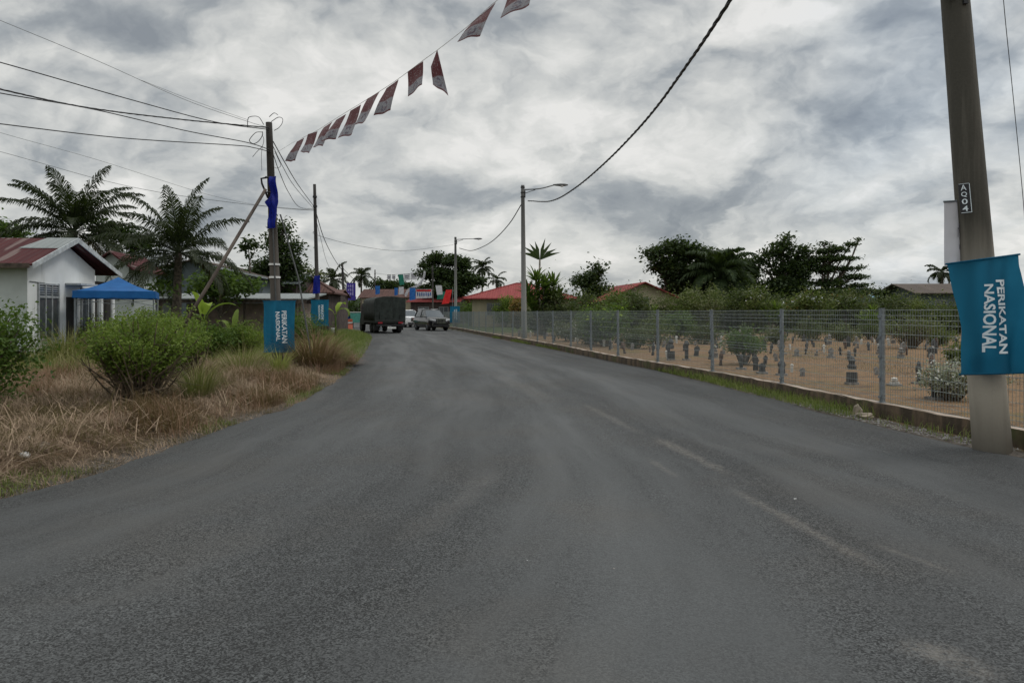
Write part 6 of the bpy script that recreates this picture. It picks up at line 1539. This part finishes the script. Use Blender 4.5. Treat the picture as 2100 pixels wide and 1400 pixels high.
# ------------------------------------------------------------------ litter and stones
def lump(name, label, px_, py, s_, mat, seed, cat, dz=0.0, sq=(1, 1, .7)):
    q = G(px_, py); bm = bmesh.new(); bmesh.ops.create_icosphere(bm, subdivisions=3, radius=1)
    rg_ = np.random.default_rng(seed); k = rg_.normal(size=(5, 3)) * 1.8; ph = rg_.uniform(0, 6, 5)
    for v_ in bm.verts:
        f = 1 + sum(.10 * math.sin(float(np.dot(k[i], v_.co)) * 1.6 + ph[i]) for i in range(5)); v_.co = Vector((v_.co.x * f * s_ * sq[0], v_.co.y * f * s_ * sq[1], v_.co.z * f * s_ * sq[2]))
    me = bpy.data.meshes.new(name); bm.to_mesh(me); bm.free(); me.materials.append(M[mat]); ob = bpy.data.objects.new(name, me); COL.objects.link(ob)
    ob.location = (q.x, q.y, float(ground_h(q.x, q.y)) + dz + s_ * sq[2] * .6); tag(ob, label, cat); return ob
lump('plastic_bag', 'crumpled white plastic scrap in the straw at lower left', 52, 958, .045, 'whiteplastic', 1, 'litter', .04)
lump('stone', 'beige stone behind the white plastic scrap', 88, 944, .07, 'rock', 2, 'stone', .03)
lump('stone', 'smaller stone left of the beige stone', 62, 938, .045, 'rock', 3, 'stone', .03)
lump('paper_scrap', 'white paper scrap under the large leafy shrub', 328, 886, .035, 'whiteplastic', 4, 'litter', .03, (1.8, .6, .3))
lump('concrete_lump', 'pale upright concrete lump against the retaining wall face', 1758, 850, .10, 'rock', 5, 'stone', .02, (.7, .5, 1.1))
lump('concrete_lump', 'flat pale concrete lump beside the upright one', 1776, 856, .10, 'rock', 6, 'stone', 0, (1.3, .7, .5))
lump('paper_scrap', 'white scrap on the asphalt near the right edge', 1649, 854, .022, 'whiteplastic', 7, 'litter', .05, (1.2, .8, .3))
lump('paper_scrap', 'tiny white scrap on the asphalt in the middle foreground', 1083, 1148, .010, 'whiteplastic', 8, 'litter', .065, (1.2, .8, .3))
lump('paper_scrap', 'tiny white scrap on the asphalt at left foreground', 235, 1058, .013, 'whiteplastic', 9, 'litter', .065, (1.2, .8, .3))
lump('paper_scrap', 'white scrap on the asphalt right of the scuffs', 1630, 1022, .014, 'whiteplastic', 10, 'litter', .065, (1.3, .8, .3))
# loose gravel near the pole foot
rgs = np.random.default_rng(55); z_ = rgs.uniform(8.2, 12.5, 600); x_ = XR(z_) + rgs.uniform(-.06, .35, len(z_)); V = []; Fq = []
for i in range(len(z_)):
    s_ = rgs.uniform(.006, .020); o_ = len(V); a = rgs.uniform(0, 3)
    for (p_, q_, r__) in ((1, 0, 0), (0, 1, 0), (-1, 0, 0), (0, -1, 0), (0, 0, 1)): V.append((x_[i] + s_ * (p_ * math.cos(a) - q_ * math.sin(a)), z_[i] + s_ * (p_ * math.sin(a) + q_ * math.cos(a)), .0 + s_ * (.1 + r__ * .8)))
    Fq += [(o_, o_ + 1, o_ + 4), (o_ + 1, o_ + 2, o_ + 4), (o_ + 2, o_ + 3, o_ + 4), (o_ + 3, o_, o_ + 4)]
tag(mesh_obj('gravel', V, Fq, M['stone_grey']), 'loose gravel along the asphalt edge near the nearest pole', 'gravel', kind='stuff')
print('objects', len(bpy.data.objects), 'faces', sum(len(m_.polygons) for m_ in bpy.data.meshes))
